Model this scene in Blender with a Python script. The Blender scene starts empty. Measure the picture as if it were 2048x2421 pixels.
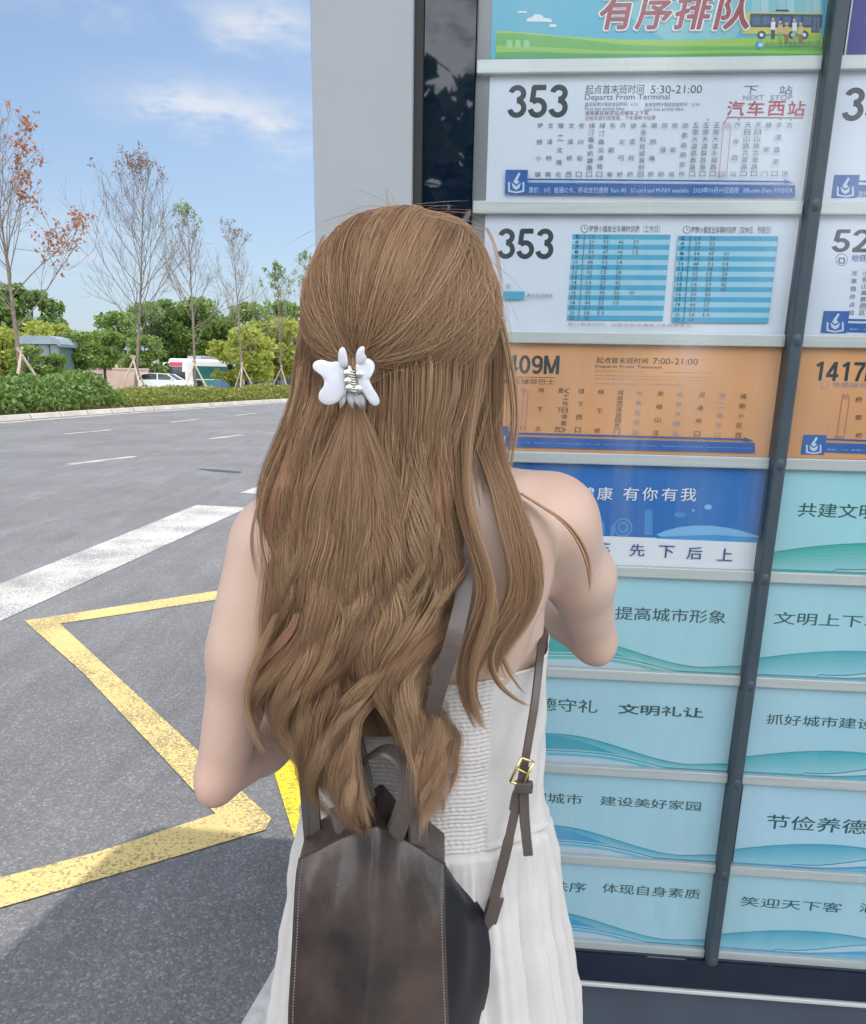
import bpy, bmesh, math, random
import numpy as np
from mathutils import Vector, Matrix

SC = bpy.context.scene
COL = SC.collection
R = math.radians

# ------------------------------------------------------------------ camera
CAM_H = 1.6
FPX, PPY, PIT, ROL, YAW = 1866.0, 1413.0, R(15.66), R(1.07), R(4.74)
_fw = np.array([0, math.cos(PIT), -math.sin(PIT)])
_up = np.array([0, math.sin(PIT), math.cos(PIT)])
_rt = np.array([1.0, 0, 0])
_R = math.cos(ROL) * _rt + math.sin(ROL) * _up
_U = -math.sin(ROL) * _rt + math.cos(ROL) * _up
cam_d = bpy.data.cameras.new('camera')
cam = bpy.data.objects.new('camera', cam_d)
COL.objects.link(cam)
cam_d.sensor_fit = 'VERTICAL'
cam_d.sensor_height = 36.0
cam_d.sensor_width = 36.0
cam_d.lens = 36.0 * FPX / 2421.0
cam_d.shift_y = (PPY - 1210.5) / 2421.0
cam_d.clip_start = 0.05
cam_d.clip_end = 6000
cam.matrix_world = Matrix(((_R[0], _U[0], -_fw[0], 0), (_R[1], _U[1], -_fw[1], 0), (_R[2], _U[2], -_fw[2], CAM_H), (0, 0, 0, 1)))
SC.camera = cam

# ------------------------------------------------------------------ light
SUN_EL, SUN_AZ = R(62), R(19)          # azimuth measured from +Y towards +X
sun_dir = Vector((math.sin(SUN_AZ) * math.cos(SUN_EL), math.cos(SUN_AZ) * math.cos(SUN_EL), math.sin(SUN_EL)))
sl = bpy.data.lights.new('sun', 'SUN')
sl.energy = 2.05
sl.angle = R(0.6)
sl.color = (1.0, 0.95, 0.87)
so = bpy.data.objects.new('sun', sl)
COL.objects.link(so)
so.rotation_euler = (-sun_dir).to_track_quat('-Z', 'Y').to_euler()

W = bpy.data.worlds.new('World')
SC.world = W
W.use_nodes = True
nt = W.node_tree
for n in list(nt.nodes):
    nt.nodes.remove(n)
def wn(t, **kw):
    n = nt.nodes.new(t)
    for k, v in kw.items():
        setattr(n, k, v)
    return n
w_out = wn('ShaderNodeOutputWorld')
w_bg = wn('ShaderNodeBackground')
w_bg.inputs['Strength'].default_value = 0.076
sky = wn('ShaderNodeTexSky', sky_type='NISHITA', sun_disc=False, sun_elevation=SUN_EL, sun_rotation=SUN_AZ)
sky.air_density = 1.0
sky.dust_density = 0.6
sky.ozone_density = 2.2
# soft fair-weather clouds, laid out over the directions of the sky
tc = wn('ShaderNodeTexCoord')
sep = wn('ShaderNodeSeparateXYZ')
nt.links.new(tc.outputs['Generated'], sep.inputs[0])
def mth(op, a, b=None, c=None):
    n = wn('ShaderNodeMath', operation=op)
    for i, v in enumerate((a, b, c)):
        if v is None:
            continue
        if isinstance(v, (int, float)):
            n.inputs[i].default_value = v
        else:
            nt.links.new(v, n.inputs[i])
    return n.outputs[0]
den = mth('ADD', mth('MAXIMUM', sep.outputs[2], 0.0), 0.16)
cu = mth('DIVIDE', sep.outputs[0], den)
cv = mth('DIVIDE', sep.outputs[1], den)
cmb = wn('ShaderNodeCombineXYZ')
nt.links.new(cu, cmb.inputs[0]); nt.links.new(cv, cmb.inputs[1])
nz = wn('ShaderNodeTexNoise'); nz.inputs['Scale'].default_value = 5.0; nz.inputs['Detail'].default_value = 8; nz.inputs['Roughness'].default_value = 0.6
mp = wn('ShaderNodeMapping'); mp.inputs['Location'].default_value = (3.1, 1.7, 0.0); mp.inputs['Scale'].default_value = (1.0, 1.0, 1.0)
nt.links.new(cmb.outputs[0], mp.inputs[0]); nt.links.new(mp.outputs[0], nz.inputs['Vector'])
# individual puffs: direction, angular sizes, strength
def ray(dx, dy):                        # direction through a point of the 1764-px wide view
    x, y = dx * 2048 / 1764.0, dy * 2048 / 1764.0
    return _fw + _R * (x - 1024) / FPX - _U * (y - PPY) / FPX
puffs = None
for (dx, dy, sx, sz, st) in ((440, 212, .085, .020, .75), (365, 203, .03, .014, .35), (540, 44, .050, .026, .85), (590, 248, .06, .014, .30),
                             (110, 490, .09, .035, .35), (600, 300, .05, .02, .25), (260, 6, .12, .014, .3)):
    d = ray(dx, dy); d /= np.linalg.norm(d)
    ex = mth('DIVIDE', mth('SUBTRACT', sep.outputs[0], float(d[0])), sx)
    ez = mth('DIVIDE', mth('SUBTRACT', mth('ADD', sep.outputs[2], mth('MULTIPLY', mth('SUBTRACT', nz.outputs['Fac'], 0.5), 0.075)), float(d[2])), sz)
    r2 = mth('ADD', mth('MULTIPLY', ex, ex), mth('MULTIPLY', ez, ez))
    g = mth('MULTIPLY', mth('POWER', 2.718, mth('MULTIPLY', r2, -1.0)), st)
    puffs = g if puffs is None else mth('ADD', puffs, g)
front = mth('GREATER_THAN', sep.outputs[1], 0.0)
puffs = mth('MULTIPLY', puffs, front)
cl = mth('MULTIPLY', puffs, mth('ADD', mth('MULTIPLY', nz.outputs['Fac'], 4.2), -1.35))
cl = mth('MINIMUM', mth('MAXIMUM', cl, 0.0), 0.85)
hz = mth('MULTIPLY', mth('POWER', mth('SUBTRACT', 1.0, mth('MAXIMUM', sep.outputs[2], 0.0)), 5.0), 0.72)
hmix = wn('ShaderNodeMix', data_type='RGBA')
nt.links.new(hz, hmix.inputs['Factor']); nt.links.new(sky.outputs[0], hmix.inputs['A'])
hmix.inputs['B'].default_value = (3.6, 4.6, 6.0, 1)
mix = wn('ShaderNodeMix', data_type='RGBA')
nt.links.new(cl, mix.inputs['Factor'])
nt.links.new(hmix.outputs['Result'], mix.inputs['A'])
mix.inputs['B'].default_value = (6.0, 6.3, 6.9, 1)
# a tall bank of bright cloud behind the viewer, unseen, added to fill the shade
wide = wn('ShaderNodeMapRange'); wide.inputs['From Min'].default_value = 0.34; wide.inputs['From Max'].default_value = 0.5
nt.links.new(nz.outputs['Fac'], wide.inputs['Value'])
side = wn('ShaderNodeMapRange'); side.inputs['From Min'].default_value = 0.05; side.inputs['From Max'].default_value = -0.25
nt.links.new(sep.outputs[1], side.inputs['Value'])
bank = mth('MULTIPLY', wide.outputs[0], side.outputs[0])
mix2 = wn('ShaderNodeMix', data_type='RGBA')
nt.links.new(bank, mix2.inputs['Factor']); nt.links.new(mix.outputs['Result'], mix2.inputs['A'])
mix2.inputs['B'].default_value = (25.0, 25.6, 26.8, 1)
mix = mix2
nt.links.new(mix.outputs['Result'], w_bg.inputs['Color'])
nt.links.new(w_bg.outputs[0], w_out.inputs[0])
SC.view_settings.view_transform = 'Standard'
SC.view_settings.look = 'None'
SC.view_settings.exposure = 0.8
SC.view_settings.gamma = 1.0
SC.cycles.max_bounces = 8
SC.cycles.diffuse_bounces = 4
SC.cycles.transparent_max_bounces = 12
SC.cycles.caustics_reflective = False
SC.cycles.caustics_refractive = False
try:
    SC.cycles.use_denoising = True
    SC.cycles.denoiser = 'OPENIMAGEDENOISE'
except Exception:
    pass

# ------------------------------------------------------------------ view geometry helpers
def Gd(x, y, z=0.0):                    # point of the level z seen at (x, y)
    r = ray(x, y); t = (z - CAM_H) / r[2]
    return np.array([t * r[0], t * r[1], z])
def Yd(x, y, Yv):                       # point at distance Yv seen at (x, y)
    r = ray(x, y); t = Yv / r[1]
    return np.array([t * r[0], Yv, CAM_H + t * r[2]])
PD = 1.5                                # distance of the display board
bU = np.array([math.cos(YAW), -math.sin(YAW), 0.0])
bW = np.array([-math.sin(YAW), -math.cos(YAW), 0.0])
bO = np.array([0.0, PD, 0.0])
def pn(sx, sy):                         # board coordinates (u, z) of a source pixel
    r = ray(sx * 1764 / 2048.0, sy * 1764 / 2048.0)
    t = PD * math.cos(YAW) / (r @ np.array([math.sin(YAW), math.cos(YAW), 0]))
    return (t * r[0] / math.cos(YAW), CAM_H + t * r[2])
def B(u, z, w=0.0):                     # board coordinates -> world
    return bO + bU * u + bW * w + np.array([0, 0, z])

# ------------------------------------------------------------------ object helpers
def tag(o, label=None, cat=None, group=None, kind=None):
    if label: o['label'] = label
    if cat: o['category'] = cat
    if group: o['group'] = group
    if kind: o['kind'] = kind
    return o
def empty(name, loc=(0, 0, 0), label=None, cat=None, group=None, kind=None, rz=0.0):
    o = bpy.data.objects.new(name, None)
    o.empty_display_size = 0.1
    COL.objects.link(o)
    o.location = loc
    o.rotation_euler = (0, 0, rz)
    return tag(o, label, cat, group, kind)
class MB:
    """collects polygons, builds one mesh object"""
    def __init__(s):
        s.v = []; s.f = []; s.m = []; s.n = 0
    def add(s, verts, faces, m=0):
        b = s.n
        vv = np.asarray(verts, float).reshape(-1, 3)
        s.v.append(vv); s.n += len(vv)
        for f in faces:
            s.f.append([b + i for i in f]); s.m.append(m)
    def quad(s, a, b, c, d, m=0):
        s.add([a, b, c, d], [(0, 1, 2, 3)], m)
    def poly(s, pts, m=0):
        s.add(pts, [tuple(range(len(pts)))], m)
    def box(s, lo, hi, m=0, bev=0.0, fr=None):
        """box between lo and hi in a frame fr=(origin, ex, ey, ez)"""
        (x0, y0, z0), (x1, y1, z1) = lo, hi
        if bev <= 0:
            P = [(x0, y0, z0), (x1, y0, z0), (x1, y1, z0), (x0, y1, z0), (x0, y0, z1), (x1, y0, z1), (x1, y1, z1), (x0, y1, z1)]
            F = [(3, 2, 1, 0), (4, 5, 6, 7), (0, 1, 5, 4), (1, 2, 6, 5), (2, 3, 7, 6), (3, 0, 4, 7)]
        else:
            bm = bmesh.new()
            bmesh.ops.create_cube(bm, size=1.0)
            for v in bm.verts:
                v.co = Vector(((x0 + x1) / 2 + v.co.x * (x1 - x0), (y0 + y1) / 2 + v.co.y * (y1 - y0), (z0 + z1) / 2 + v.co.z * (z1 - z0)))
            bmesh.ops.bevel(bm, geom=list(bm.edges), offset=bev, segments=2, profile=0.5, affect='EDGES')
            bm.verts.index_update()
            P = [tuple(v.co) for v in bm.verts]
            F = [tuple(v.index for v in f.verts) for f in bm.faces]
            bm.free()
        if fr is not None:
            o, ex, ey, ez = [np.asarray(q, float) for q in fr]
            P = [o + ex * p[0] + ey * p[1] + ez * p[2] for p in P]
        s.add(P, F, m)
    def tube(s, pts, rad, n=8, m=0, cap=True):
        pts = np.asarray(pts, float)
        k = len(pts)
        rad = np.full(k, rad) if np.isscalar(rad) else np.asarray(rad, float)
        tg = np.gradient(pts, axis=0)
        tg /= np.linalg.norm(tg, axis=1)[:, None] + 1e-12
        ref = np.array([0, 0, 1.0]) if abs(tg[0][2]) < 0.9 else np.array([1.0, 0, 0])
        V = []
        a = np.arange(n) * 2 * math.pi / n
        x = np.cross(ref, tg[0]); x /= np.linalg.norm(x)
        for i in range(k):
            x = x - tg[i] * (x @ tg[i]); x /= np.linalg.norm(x) + 1e-12
            y = np.cross(tg[i], x)
            V.append(pts[i] + rad[i] * (np.cos(a)[:, None] * x + np.sin(a)[:, None] * y))
        V = np.concatenate(V)
        F = []
        for i in range(k - 1):
            for j in range(n):
                j2 = (j + 1) % n
                F.append((i * n + j, i * n + j2, (i + 1) * n + j2, (i + 1) * n + j))
        if cap:
            F.append(tuple(range(n - 1, -1, -1))); F.append(tuple(range((k - 1) * n, k * n)))
        s.add(V, F, m)
    def lathe(s, prof, origin=(0, 0, 0), n=20, m=0, ax=None):
        """prof: list of (radius, height); ax: frame (ex, ey, ez)"""
        ex, ey, ez = ax if ax is not None else (np.array([1., 0, 0]), np.array([0, 1., 0]), np.array([0, 0, 1.]))
        o = np.asarray(origin, float)
        V = []
        for r, h in prof:
            for j in range(n):
                a = 2 * math.pi * j / n
                V.append(o + ex * (r * math.cos(a)) + ey * (r * math.sin(a)) + ez * h)
        F = []
        for i in range(len(prof) - 1):
            for j in range(n):
                j2 = (j + 1) % n
                F.append((i * n + j, i * n + j2, (i + 1) * n + j2, (i + 1) * n + j))
        F.append(tuple(range(n - 1, -1, -1))); F.append(tuple(range((len(prof) - 1) * n, len(prof) * n)))
        s.add(V, F, m)
    def strip(s, pts, side, half, thick, m=0):
        """flat strap along pts; side: width direction per point; half width, thickness"""
        pts = np.asarray(pts, float); side = np.asarray(side, float)
        if side.ndim == 1: side = np.tile(side, (len(pts), 1))
        tg = np.gradient(pts, axis=0); tg /= np.linalg.norm(tg, axis=1)[:, None]
        side = side - tg * (side * tg).sum(1)[:, None]; side /= np.linalg.norm(side, axis=1)[:, None]
        nr = np.cross(tg, side)
        half = np.full(len(pts), half) if np.isscalar(half) else np.asarray(half)
        prof = [(-1, -.5), (-.85, .5), (.85, .5), (1, -.5)]
        V = np.concatenate([np.stack([p + sd * h * a + q * thick * b for a, b in prof]) for p, sd, q, h in zip(pts, side, nr, half)])
        F = []
        for i in range(len(pts) - 1):
            for j in range(4):
                j2 = (j + 1) % 4
                F.append((i * 4 + j, i * 4 + j2, (i + 1) * 4 + j2, (i + 1) * 4 + j))
        F.append((3, 2, 1, 0)); F.append(tuple((len(pts) - 1) * 4 + j for j in range(4)))
        s.add(V, F, m)
    def build(s, name, mats, parent=None, smooth=False, origin=None, auto=None):
        me = bpy.data.meshes.new(name)
        V = np.concatenate(s.v) if s.v else np.zeros((0, 3))
        if origin is not None: V = V - np.asarray(origin, float)
        me.from_pydata(V.tolist(), [], s.f)
        mats = mats if isinstance(mats, (list, tuple)) else [mats]
        for q in mats: me.materials.append(q)
        if len(mats) > 1: me.polygons.foreach_set('material_index', s.m)
        if smooth: me.polygons.foreach_set('use_smooth', [True] * len(me.polygons))
        me.update()
        o = bpy.data.objects.new(name, me)
        COL.objects.link(o)
        if origin is not None: o.location = origin
        if parent is not None: o.parent = parent
        if auto:
            md = o.modifiers.new('edges', 'EDGE_SPLIT'); md.split_angle = R(auto)
        return o
def link_mesh(name, me, parent=None):
    o = bpy.data.objects.new(name, me)
    COL.objects.link(o)
    if parent is not None: o.parent = parent
    return o
def keep(o, parent):                    # parent while keeping world coordinates
    o.parent = parent
    o.matrix_parent_inverse = parent.matrix_basis.inverted()
    return o
def np_mesh(name, V, F4, mat, parent=None, smooth=True, colors=None):
    """fast quad mesh from arrays"""
    me = bpy.data.meshes.new(name)
    V = np.ascontiguousarray(V, np.float32); F4 = np.ascontiguousarray(F4, np.int32)
    k = F4.shape[1]
    me.vertices.add(len(V)); me.vertices.foreach_set('co', V.ravel())
    me.loops.add(F4.size); me.loops.foreach_set('vertex_index', F4.ravel())
    me.polygons.add(len(F4)); me.polygons.foreach_set('loop_start', np.arange(0, F4.size, k, dtype=np.int32))
    try: me.polygons.foreach_set('loop_total', np.full(len(F4), k, np.int32))
    except Exception: pass
    if smooth: me.polygons.foreach_set('use_smooth', np.ones(len(F4), bool))
    if colors is not None:
        at = me.attributes.new('tint', 'FLOAT_COLOR', 'POINT')
        c4 = np.ones((len(V), 4), np.float32); c4[:, :3] = colors
        at.data.foreach_set('color', c4.ravel())
    me.materials.append(mat)
    me.update(calc_edges=True); me.validate()
    return link_mesh(name, me, parent)

# ------------------------------------------------------------------ materials
def mat(name, col, rough=0.6, spec=0.5, metal=0.0, var=0.0, vscale=8.0, bump=0.0, bscale=60.0, coat=0.0, sheen=0.0, col2=None, detail=4.0, sss=0.0, stretch=None):
    m = bpy.data.materials.new(name)
    m.use_nodes = True
    t = m.node_tree
    b = t.nodes['Principled BSDF']
    b.inputs['Base Color'].default_value = (*col, 1)
    b.inputs['Roughness'].default_value = rough
    b.inputs['Specular IOR Level'].default_value = spec
    b.inputs['Metallic'].default_value = metal
    b.inputs['Coat Weight'].default_value = coat
    b.inputs['Coat Roughness'].default_value = 0.08
    if sheen: b.inputs['Sheen Weight'].default_value = sheen
    if sss:
        b.inputs['Subsurface Weight'].default_value = sss
        b.inputs['Subsurface Radius'].default_value = (1.0, .45, .3)
        b.inputs['Subsurface Scale'].default_value = 0.006
    co = t.nodes.new('ShaderNodeTexCoord')
    src = co.outputs['Object']
    if stretch:
        mpn = t.nodes.new('ShaderNodeMapping'); mpn.inputs['Scale'].default_value = stretch
        t.links.new(src, mpn.inputs[0]); src = mpn.outputs[0]
    if var > 0 or col2 is not None:
        n = t.nodes.new('ShaderNodeTexNoise'); n.inputs['Scale'].default_value = vscale; n.inputs['Detail'].default_value = detail
        t.links.new(src, n.inputs['Vector'])
        rp = t.nodes.new('ShaderNodeValToRGB')
        c2 = col2 if col2 is not None else tuple(c * (1 - var) for c in col)
        c1 = col if col2 is not None else tuple(min(1, c * (1 + var)) for c in col)
        rp.color_ramp.elements[0].position = 0.32; rp.color_ramp.elements[1].position = 0.68
        rp.color_ramp.elements[0].color = (*c2, 1); rp.color_ramp.elements[1].color = (*c1, 1)
        t.links.new(n.outputs['Fac'], rp.inputs[0]); t.links.new(rp.outputs[0], b.inputs['Base Color'])
    if bump > 0:
        n2 = t.nodes.new('ShaderNodeTexNoise'); n2.inputs['Scale'].default_value = bscale; n2.inputs['Detail'].default_value = 5
        t.links.new(src, n2.inputs['Vector'])
        bp = t.nodes.new('ShaderNodeBump'); bp.inputs['Strength'].default_value = bump; bp.inputs['Distance'].default_value = 0.01
        t.links.new(n2.outputs['Fac'], bp.inputs['Height']); t.links.new(bp.outputs[0], b.inputs['Normal'])
    return m
def leaf_mat(name, c1, c2, trans=0.35, rough=0.55):
    """leaves: colour varies from leaf to leaf, light passes through"""
    m = bpy.data.materials.new(name); m.use_nodes = True
    t = m.node_tree; b = t.nodes['Principled BSDF']
    g = t.nodes.new('ShaderNodeNewGeometry')
    rp = t.nodes.new('ShaderNodeValToRGB')
    rp.color_ramp.elements[0].color = (*c2, 1); rp.color_ramp.elements[1].color = (*c1, 1)
    t.links.new(g.outputs['Random Per Island'], rp.inputs[0])
    t.links.new(rp.outputs[0], b.inputs['Base Color'])
    b.inputs['Roughness'].default_value = rough
    tr = t.nodes.new('ShaderNodeBsdfTranslucent'); t.links.new(rp.outputs[0], tr.inputs[0])
    mx = t.nodes.new('ShaderNodeMixShader'); mx.inputs[0].default_value = trans
    t.links.new(b.outputs[0], mx.inputs[1]); t.links.new(tr.outputs[0], mx.inputs[2])
    t.links.new(mx.outputs[0], t.nodes['Material Output'].inputs[0])
    return m
# ================================================================== ground, road, platform
def asphalt_mat(name):
    m = bpy.data.materials.new(name); m.use_nodes = True
    t = m.node_tree; b = t.nodes['Principled BSDF']
    co = t.nodes.new('ShaderNodeTexCoord')
    v = t.nodes.new('ShaderNodeTexVoronoi'); v.inputs['Scale'].default_value = 125; v.feature = 'F1'
    t.links.new(co.outputs['Object'], v.inputs['Vector'])
    rp = t.nodes.new('ShaderNodeValToRGB')
    rp.color_ramp.elements[0].position = 0.0; rp.color_ramp.elements[0].color = (.125, .125, .13, 1)
    rp.color_ramp.elements[1].position = 1.0; rp.color_ramp.elements[1].color = (.26, .257, .258, 1)
    e = rp.color_ramp.elements.new(0.55); e.color = (.15, .149, .153, 1)
    e = rp.color_ramp.elements.new(0.86); e.color = (.19, .188, .191, 1)
    sp = t.nodes.new('ShaderNodeSeparateColor'); t.links.new(v.outputs['Color'], sp.inputs[0])
    t.links.new(sp.outputs[0], rp.inputs[0])
    n = t.nodes.new('ShaderNodeTexNoise'); n.inputs['Scale'].default_value = 0.5; n.inputs['Detail'].default_value = 8; n.inputs['Roughness'].default_value = .7
    t.links.new(co.outputs['Object'], n.inputs['Vector'])
    mr = t.nodes.new('ShaderNodeMapRange'); mr.inputs['To Min'].default_value = 0.78; mr.inputs['To Max'].default_value = 1.2
    mr.inputs['From Min'].default_value = .3; mr.inputs['From Max'].default_value = .7
    t.links.new(n.outputs['Fac'], mr.inputs['Value'])
    mx = t.nodes.new('ShaderNodeMix'); mx.data_type = 'RGBA'; mx.blend_type = 'MULTIPLY'; mx.inputs['Factor'].default_value = 1
    t.links.new(rp.outputs[0], mx.inputs['A']); t.links.new(mr.outputs[0], mx.inputs['B'])
    n3 = t.nodes.new('ShaderNodeTexNoise'); n3.inputs['Scale'].default_value = 3.2; n3.inputs['Detail'].default_value = 10; n3.inputs['Roughness'].default_value = .75
    mp3 = t.nodes.new('ShaderNodeMapping'); mp3.inputs['Scale'].default_value = (1.6, .16, 1); mp3.inputs['Rotation'].default_value = (0, 0, R(10))
    t.links.new(co.outputs['Object'], mp3.inputs[0]); t.links.new(mp3.outputs[0], n3.inputs['Vector'])
    m3 = t.nodes.new('ShaderNodeMapRange'); m3.inputs['From Min'].default_value = .35; m3.inputs['From Max'].default_value = .65; m3.inputs['To Min'].default_value = .84; m3.inputs['To Max'].default_value = 1.1
    t.links.new(n3.outputs['Fac'], m3.inputs['Value'])
    mx3 = t.nodes.new('ShaderNodeMix'); mx3.data_type = 'RGBA'; mx3.blend_type = 'MULTIPLY'; mx3.inputs['Factor'].default_value = 1
    t.links.new(mx.outputs['Result'], mx3.inputs['A']); t.links.new(m3.outputs[0], mx3.inputs['B'])
    t.links.new(mx3.outputs['Result'], b.inputs['Base Color'])
    b.inputs['Roughness'].default_value = 0.78
    b.inputs['Specular IOR Level'].default_value = .35
    bp = t.nodes.new('ShaderNodeBump'); bp.inputs['Strength'].default_value = 0.35; bp.inputs['Distance'].default_value = 0.006
    v2 = t.nodes.new('ShaderNodeTexVoronoi'); v2.inputs['Scale'].default_value = 125
    t.links.new(co.outputs['Object'], v2.inputs['Vector'])
    iv = t.nodes.new('ShaderNodeMath'); iv.operation = 'SUBTRACT'; iv.inputs[0].default_value = 1; t.links.new(v2.outputs['Distance'], iv.inputs[1])
    t.links.new(iv.outputs[0], bp.inputs['Height']); t.links.new(bp.outputs[0], b.inputs['Normal'])
    return m
def paint_mat(name, col, wear=0.5):
    """thermoplastic road paint, worn through to the stones in places"""
    m = bpy.data.materials.new(name); m.use_nodes = True
    t = m.node_tree; b = t.nodes['Principled BSDF']
    co = t.nodes.new('ShaderNodeTexCoord')
    n = t.nodes.new('ShaderNodeTexNoise'); n.inputs['Scale'].default_value = 95; n.inputs['Detail'].default_value = 3
    n2 = t.nodes.new('ShaderNodeTexNoise'); n2.inputs['Scale'].default_value = 2.1; n2.inputs['Detail'].default_value = 6
    for q in (n, n2): t.links.new(co.outputs['Object'], q.inputs['Vector'])
    a = t.nodes.new('ShaderNodeMath'); a.operation = 'MULTIPLY_ADD'; a.inputs[1].default_value = 0.62
    t.links.new(n2.outputs['Fac'], a.inputs[0]); t.links.new(n.outputs['Fac'], a.inputs[2])
    rp = t.nodes.new('ShaderNodeValToRGB')
    lo = 1.0 - wear * .28
    rp.color_ramp.elements[0].position = lo - .1; rp.color_ramp.elements[0].color = (0, 0, 0, 1)
    rp.color_ramp.elements[1].position = lo + .02; rp.color_ramp.elements[1].color = (1, 1, 1, 1)
    t.links.new(a.outputs[0], rp.inputs[0])
    mr = t.nodes.new('ShaderNodeMapRange'); mr.inputs['To Min'].default_value = .82; mr.inputs['To Max'].default_value = 1.1
    t.links.new(n2.outputs['Fac'], mr.inputs['Value'])
    cb = t.nodes.new('ShaderNodeMix'); cb.data_type = 'RGBA'; cb.blend_type = 'MULTIPLY'; cb.inputs['Factor'].default_value = 1; cb.inputs['A'].default_value = (*col, 1)
    t.links.new(mr.outputs[0], cb.inputs['B'])
    mx = t.nodes.new('ShaderNodeMix'); mx.data_type = 'RGBA'
    t.links.new(rp.outputs[0], mx.inputs['Factor']); t.links.new(cb.outputs['Result'], mx.inputs['A'])
    mx.inputs['B'].default_value = (col[0] * .38 + .03, col[1] * .38 + .03, col[2] * .38 + .035, 1)
    t.links.new(mx.outputs['Result'], b.inputs['Base Color'])
    b.inputs['Roughness'].default_value = .65
    bp = t.nodes.new('ShaderNodeBump'); bp.inputs['Strength'].default_value = .35; bp.inputs['Distance'].default_value = .004
    t.links.new(n.outputs['Fac'], bp.inputs['Height']); t.links.new(bp.outputs[0], b.inputs['Normal'])
    return m
M_asph = asphalt_mat('asphalt')
M_white_paint = paint_mat('white road paint', (.54, .53, .49), .5)
M_yellow_paint = paint_mat('yellow road paint', (.66, .50, .19), .34)
M_bright_yellow = paint_mat('fresh yellow paint', (.76, .58, .008), .2)
M_granite = mat('kerb granite', (.47, .46, .44), .75, .3, var=.12, vscale=40, bump=.2, bscale=220)
M_granite_far = mat('pale kerb stone', (.5, .46, .4), .8, .3, var=.15, vscale=1.2, bump=.1, bscale=60)
M_pave = mat('platform paving', (.33, .33, .32), .8, .3, var=.14, vscale=14, bump=.25, bscale=160)
M_soil = mat('earth and grass', (.16, .17, .07), .95, .1, col2=(.25, .2, .12), vscale=.9, bump=.5, bscale=20)

# far edge of the carriageway (metres on the ground), left to right
FAR = [(-19, -10), (-16.6, 8), (-14.6, 20.5), (-13.7, 25.2), (-12.9, 30.0), (-11.7, 36.0), (-10.2, 43.0), (-7.6, 54.0), (-2, 78), (10, 130), (40, 240)]
def off(line, d):
    a = np.array(line, float); t = np.gradient(a, axis=0); t /= np.linalg.norm(t, axis=1)[:, None]
    return a + np.stack([-t[:, 1], t[:, 0]], 1) * d
mb = MB(); mb.quad((-2600, -2600, -.16), (2600, -2600, -.16), (2600, 2600, -.16), (-2600, 2600, -.16))
tag(mb.build('ground', mat('open ground', (.2, .21, .12), .95, .1, var=.3, vscale=.02)), kind='structure')
mb = MB()
road_r = [(34, -60), (34, -10), (34, 8), (34, 20.5), (36, 25.2), (37, 30), (38, 36), (40, 43), (43, 54), (48, 78), (62, 130), (92, 240)]
far_ext = [(-23, -60)] + FAR
for i in range(len(far_ext) - 1):
    a, b = far_ext[i], far_ext[i + 1]; c, d = road_r[i + 1], road_r[i]
    mb.quad((a[0], a[1], 0), (d[0], d[1], 0), (c[0], c[1], 0), (b[0], b[1], 0))
tag(mb.build('road', M_asph), kind='structure')
# raised verge behind the far kerb
mb = MB()
inner = off(far_ext, .32); outer = off(far_ext, 5.2)
for i in range(len(inner) - 1):
    a, b, c, d = inner[i], inner[i + 1], outer[i + 1], outer[i]
    mb.quad((*a, .125), (*b, .125), (*c, .125), (*d, .125))
    mb.quad((*d, .125), (*c, .125), (*off(far_ext, 5.9)[i + 1], -.155), (*off(far_ext, 5.9)[i], -.155))
tag(mb.build('verge', M_soil), kind='structure')
mb = MB()
k0 = off(far_ext, 0)
for i in range(len(inner) - 1):      # kerb stones about a metre and a half long
    L = np.linalg.norm(k0[i + 1] - k0[i]); n = max(1, min(60, int(L / 1.5)))
    for j in range(n):
        s0, s1 = j / n, (j + .965) / n
        A0 = k0[i] + (k0[i + 1] - k0[i]) * s0; A1 = k0[i] + (k0[i + 1] - k0[i]) * s1
        C0 = inner[i] + (inner[i + 1] - inner[i]) * s0; C1 = inner[i] + (inner[i + 1] - inner[i]) * s1
        T0 = A0 + (C0 - A0) * .18; T1 = A1 + (C1 - A1) * .18
        mb.quad((*A0, .0), (*A1, .0), (*T1, .15), (*T0, .15)); mb.quad((*T0, .15), (*T1, .15), (*C1, .15), (*C0, .15))
        mb.quad((*C1, .0), (*C0, .0), (*C0, .15), (*C1, .15)); mb.quad((*A1, 0), (*C1, 0), (*C1, .15), (*T1, .15)); mb.quad((*C0, 0), (*A0, 0), (*T0, .15), (*C0, .15))
tag(mb.build('far_kerb', M_granite_far), kind='structure')

def marking(name, pts, m, z=.004):
    q = MB(); q.poly([(p[0], p[1], z) for p in pts], 0)
    return tag(q.build(name, m), kind='structure')
# white edge line along the far kerb
mb = MB(); e0 = off(far_ext, -.75); e1 = off(far_ext, -.45)
for i in range(len(e0) - 1): mb.quad((*e0[i], .004), (*e0[i + 1], .004), (*e1[i + 1], .004), (*e1[i], .004))
tag(mb.build('road_marking', M_white_paint), kind='structure')
# lane dashes
for p, q in (((-6.417, 13.892), (-5.828, 15.42)), ((-5.618, 19.94), (-5.189, 21.5)), ((-9.538, 20.636), (-9.083, 22.4)), ((-8.69, 26.335), (-8.362, 28.4)),
             ((-7.802, 31.404), (-7.446, 33.4)), ((-6.95, 37.0), (-6.6, 39)), ((-4.75, 26), (-4.4, 28)), ((-4.1, 32), (-3.75, 34)), ((-7.1, 8.0), (-6.75, 10))):
    p, q = np.array(p), np.array(q); t = (q - p) / np.linalg.norm(q - p); nrm = np.array([-t[1], t[0]]) * .085
    marking('road_marking', [p - nrm, q - nrm, q + nrm, p + nrm], M_white_paint)
def gp(*pts): return [Gd(x, y)[:2] for x, y in pts]
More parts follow.
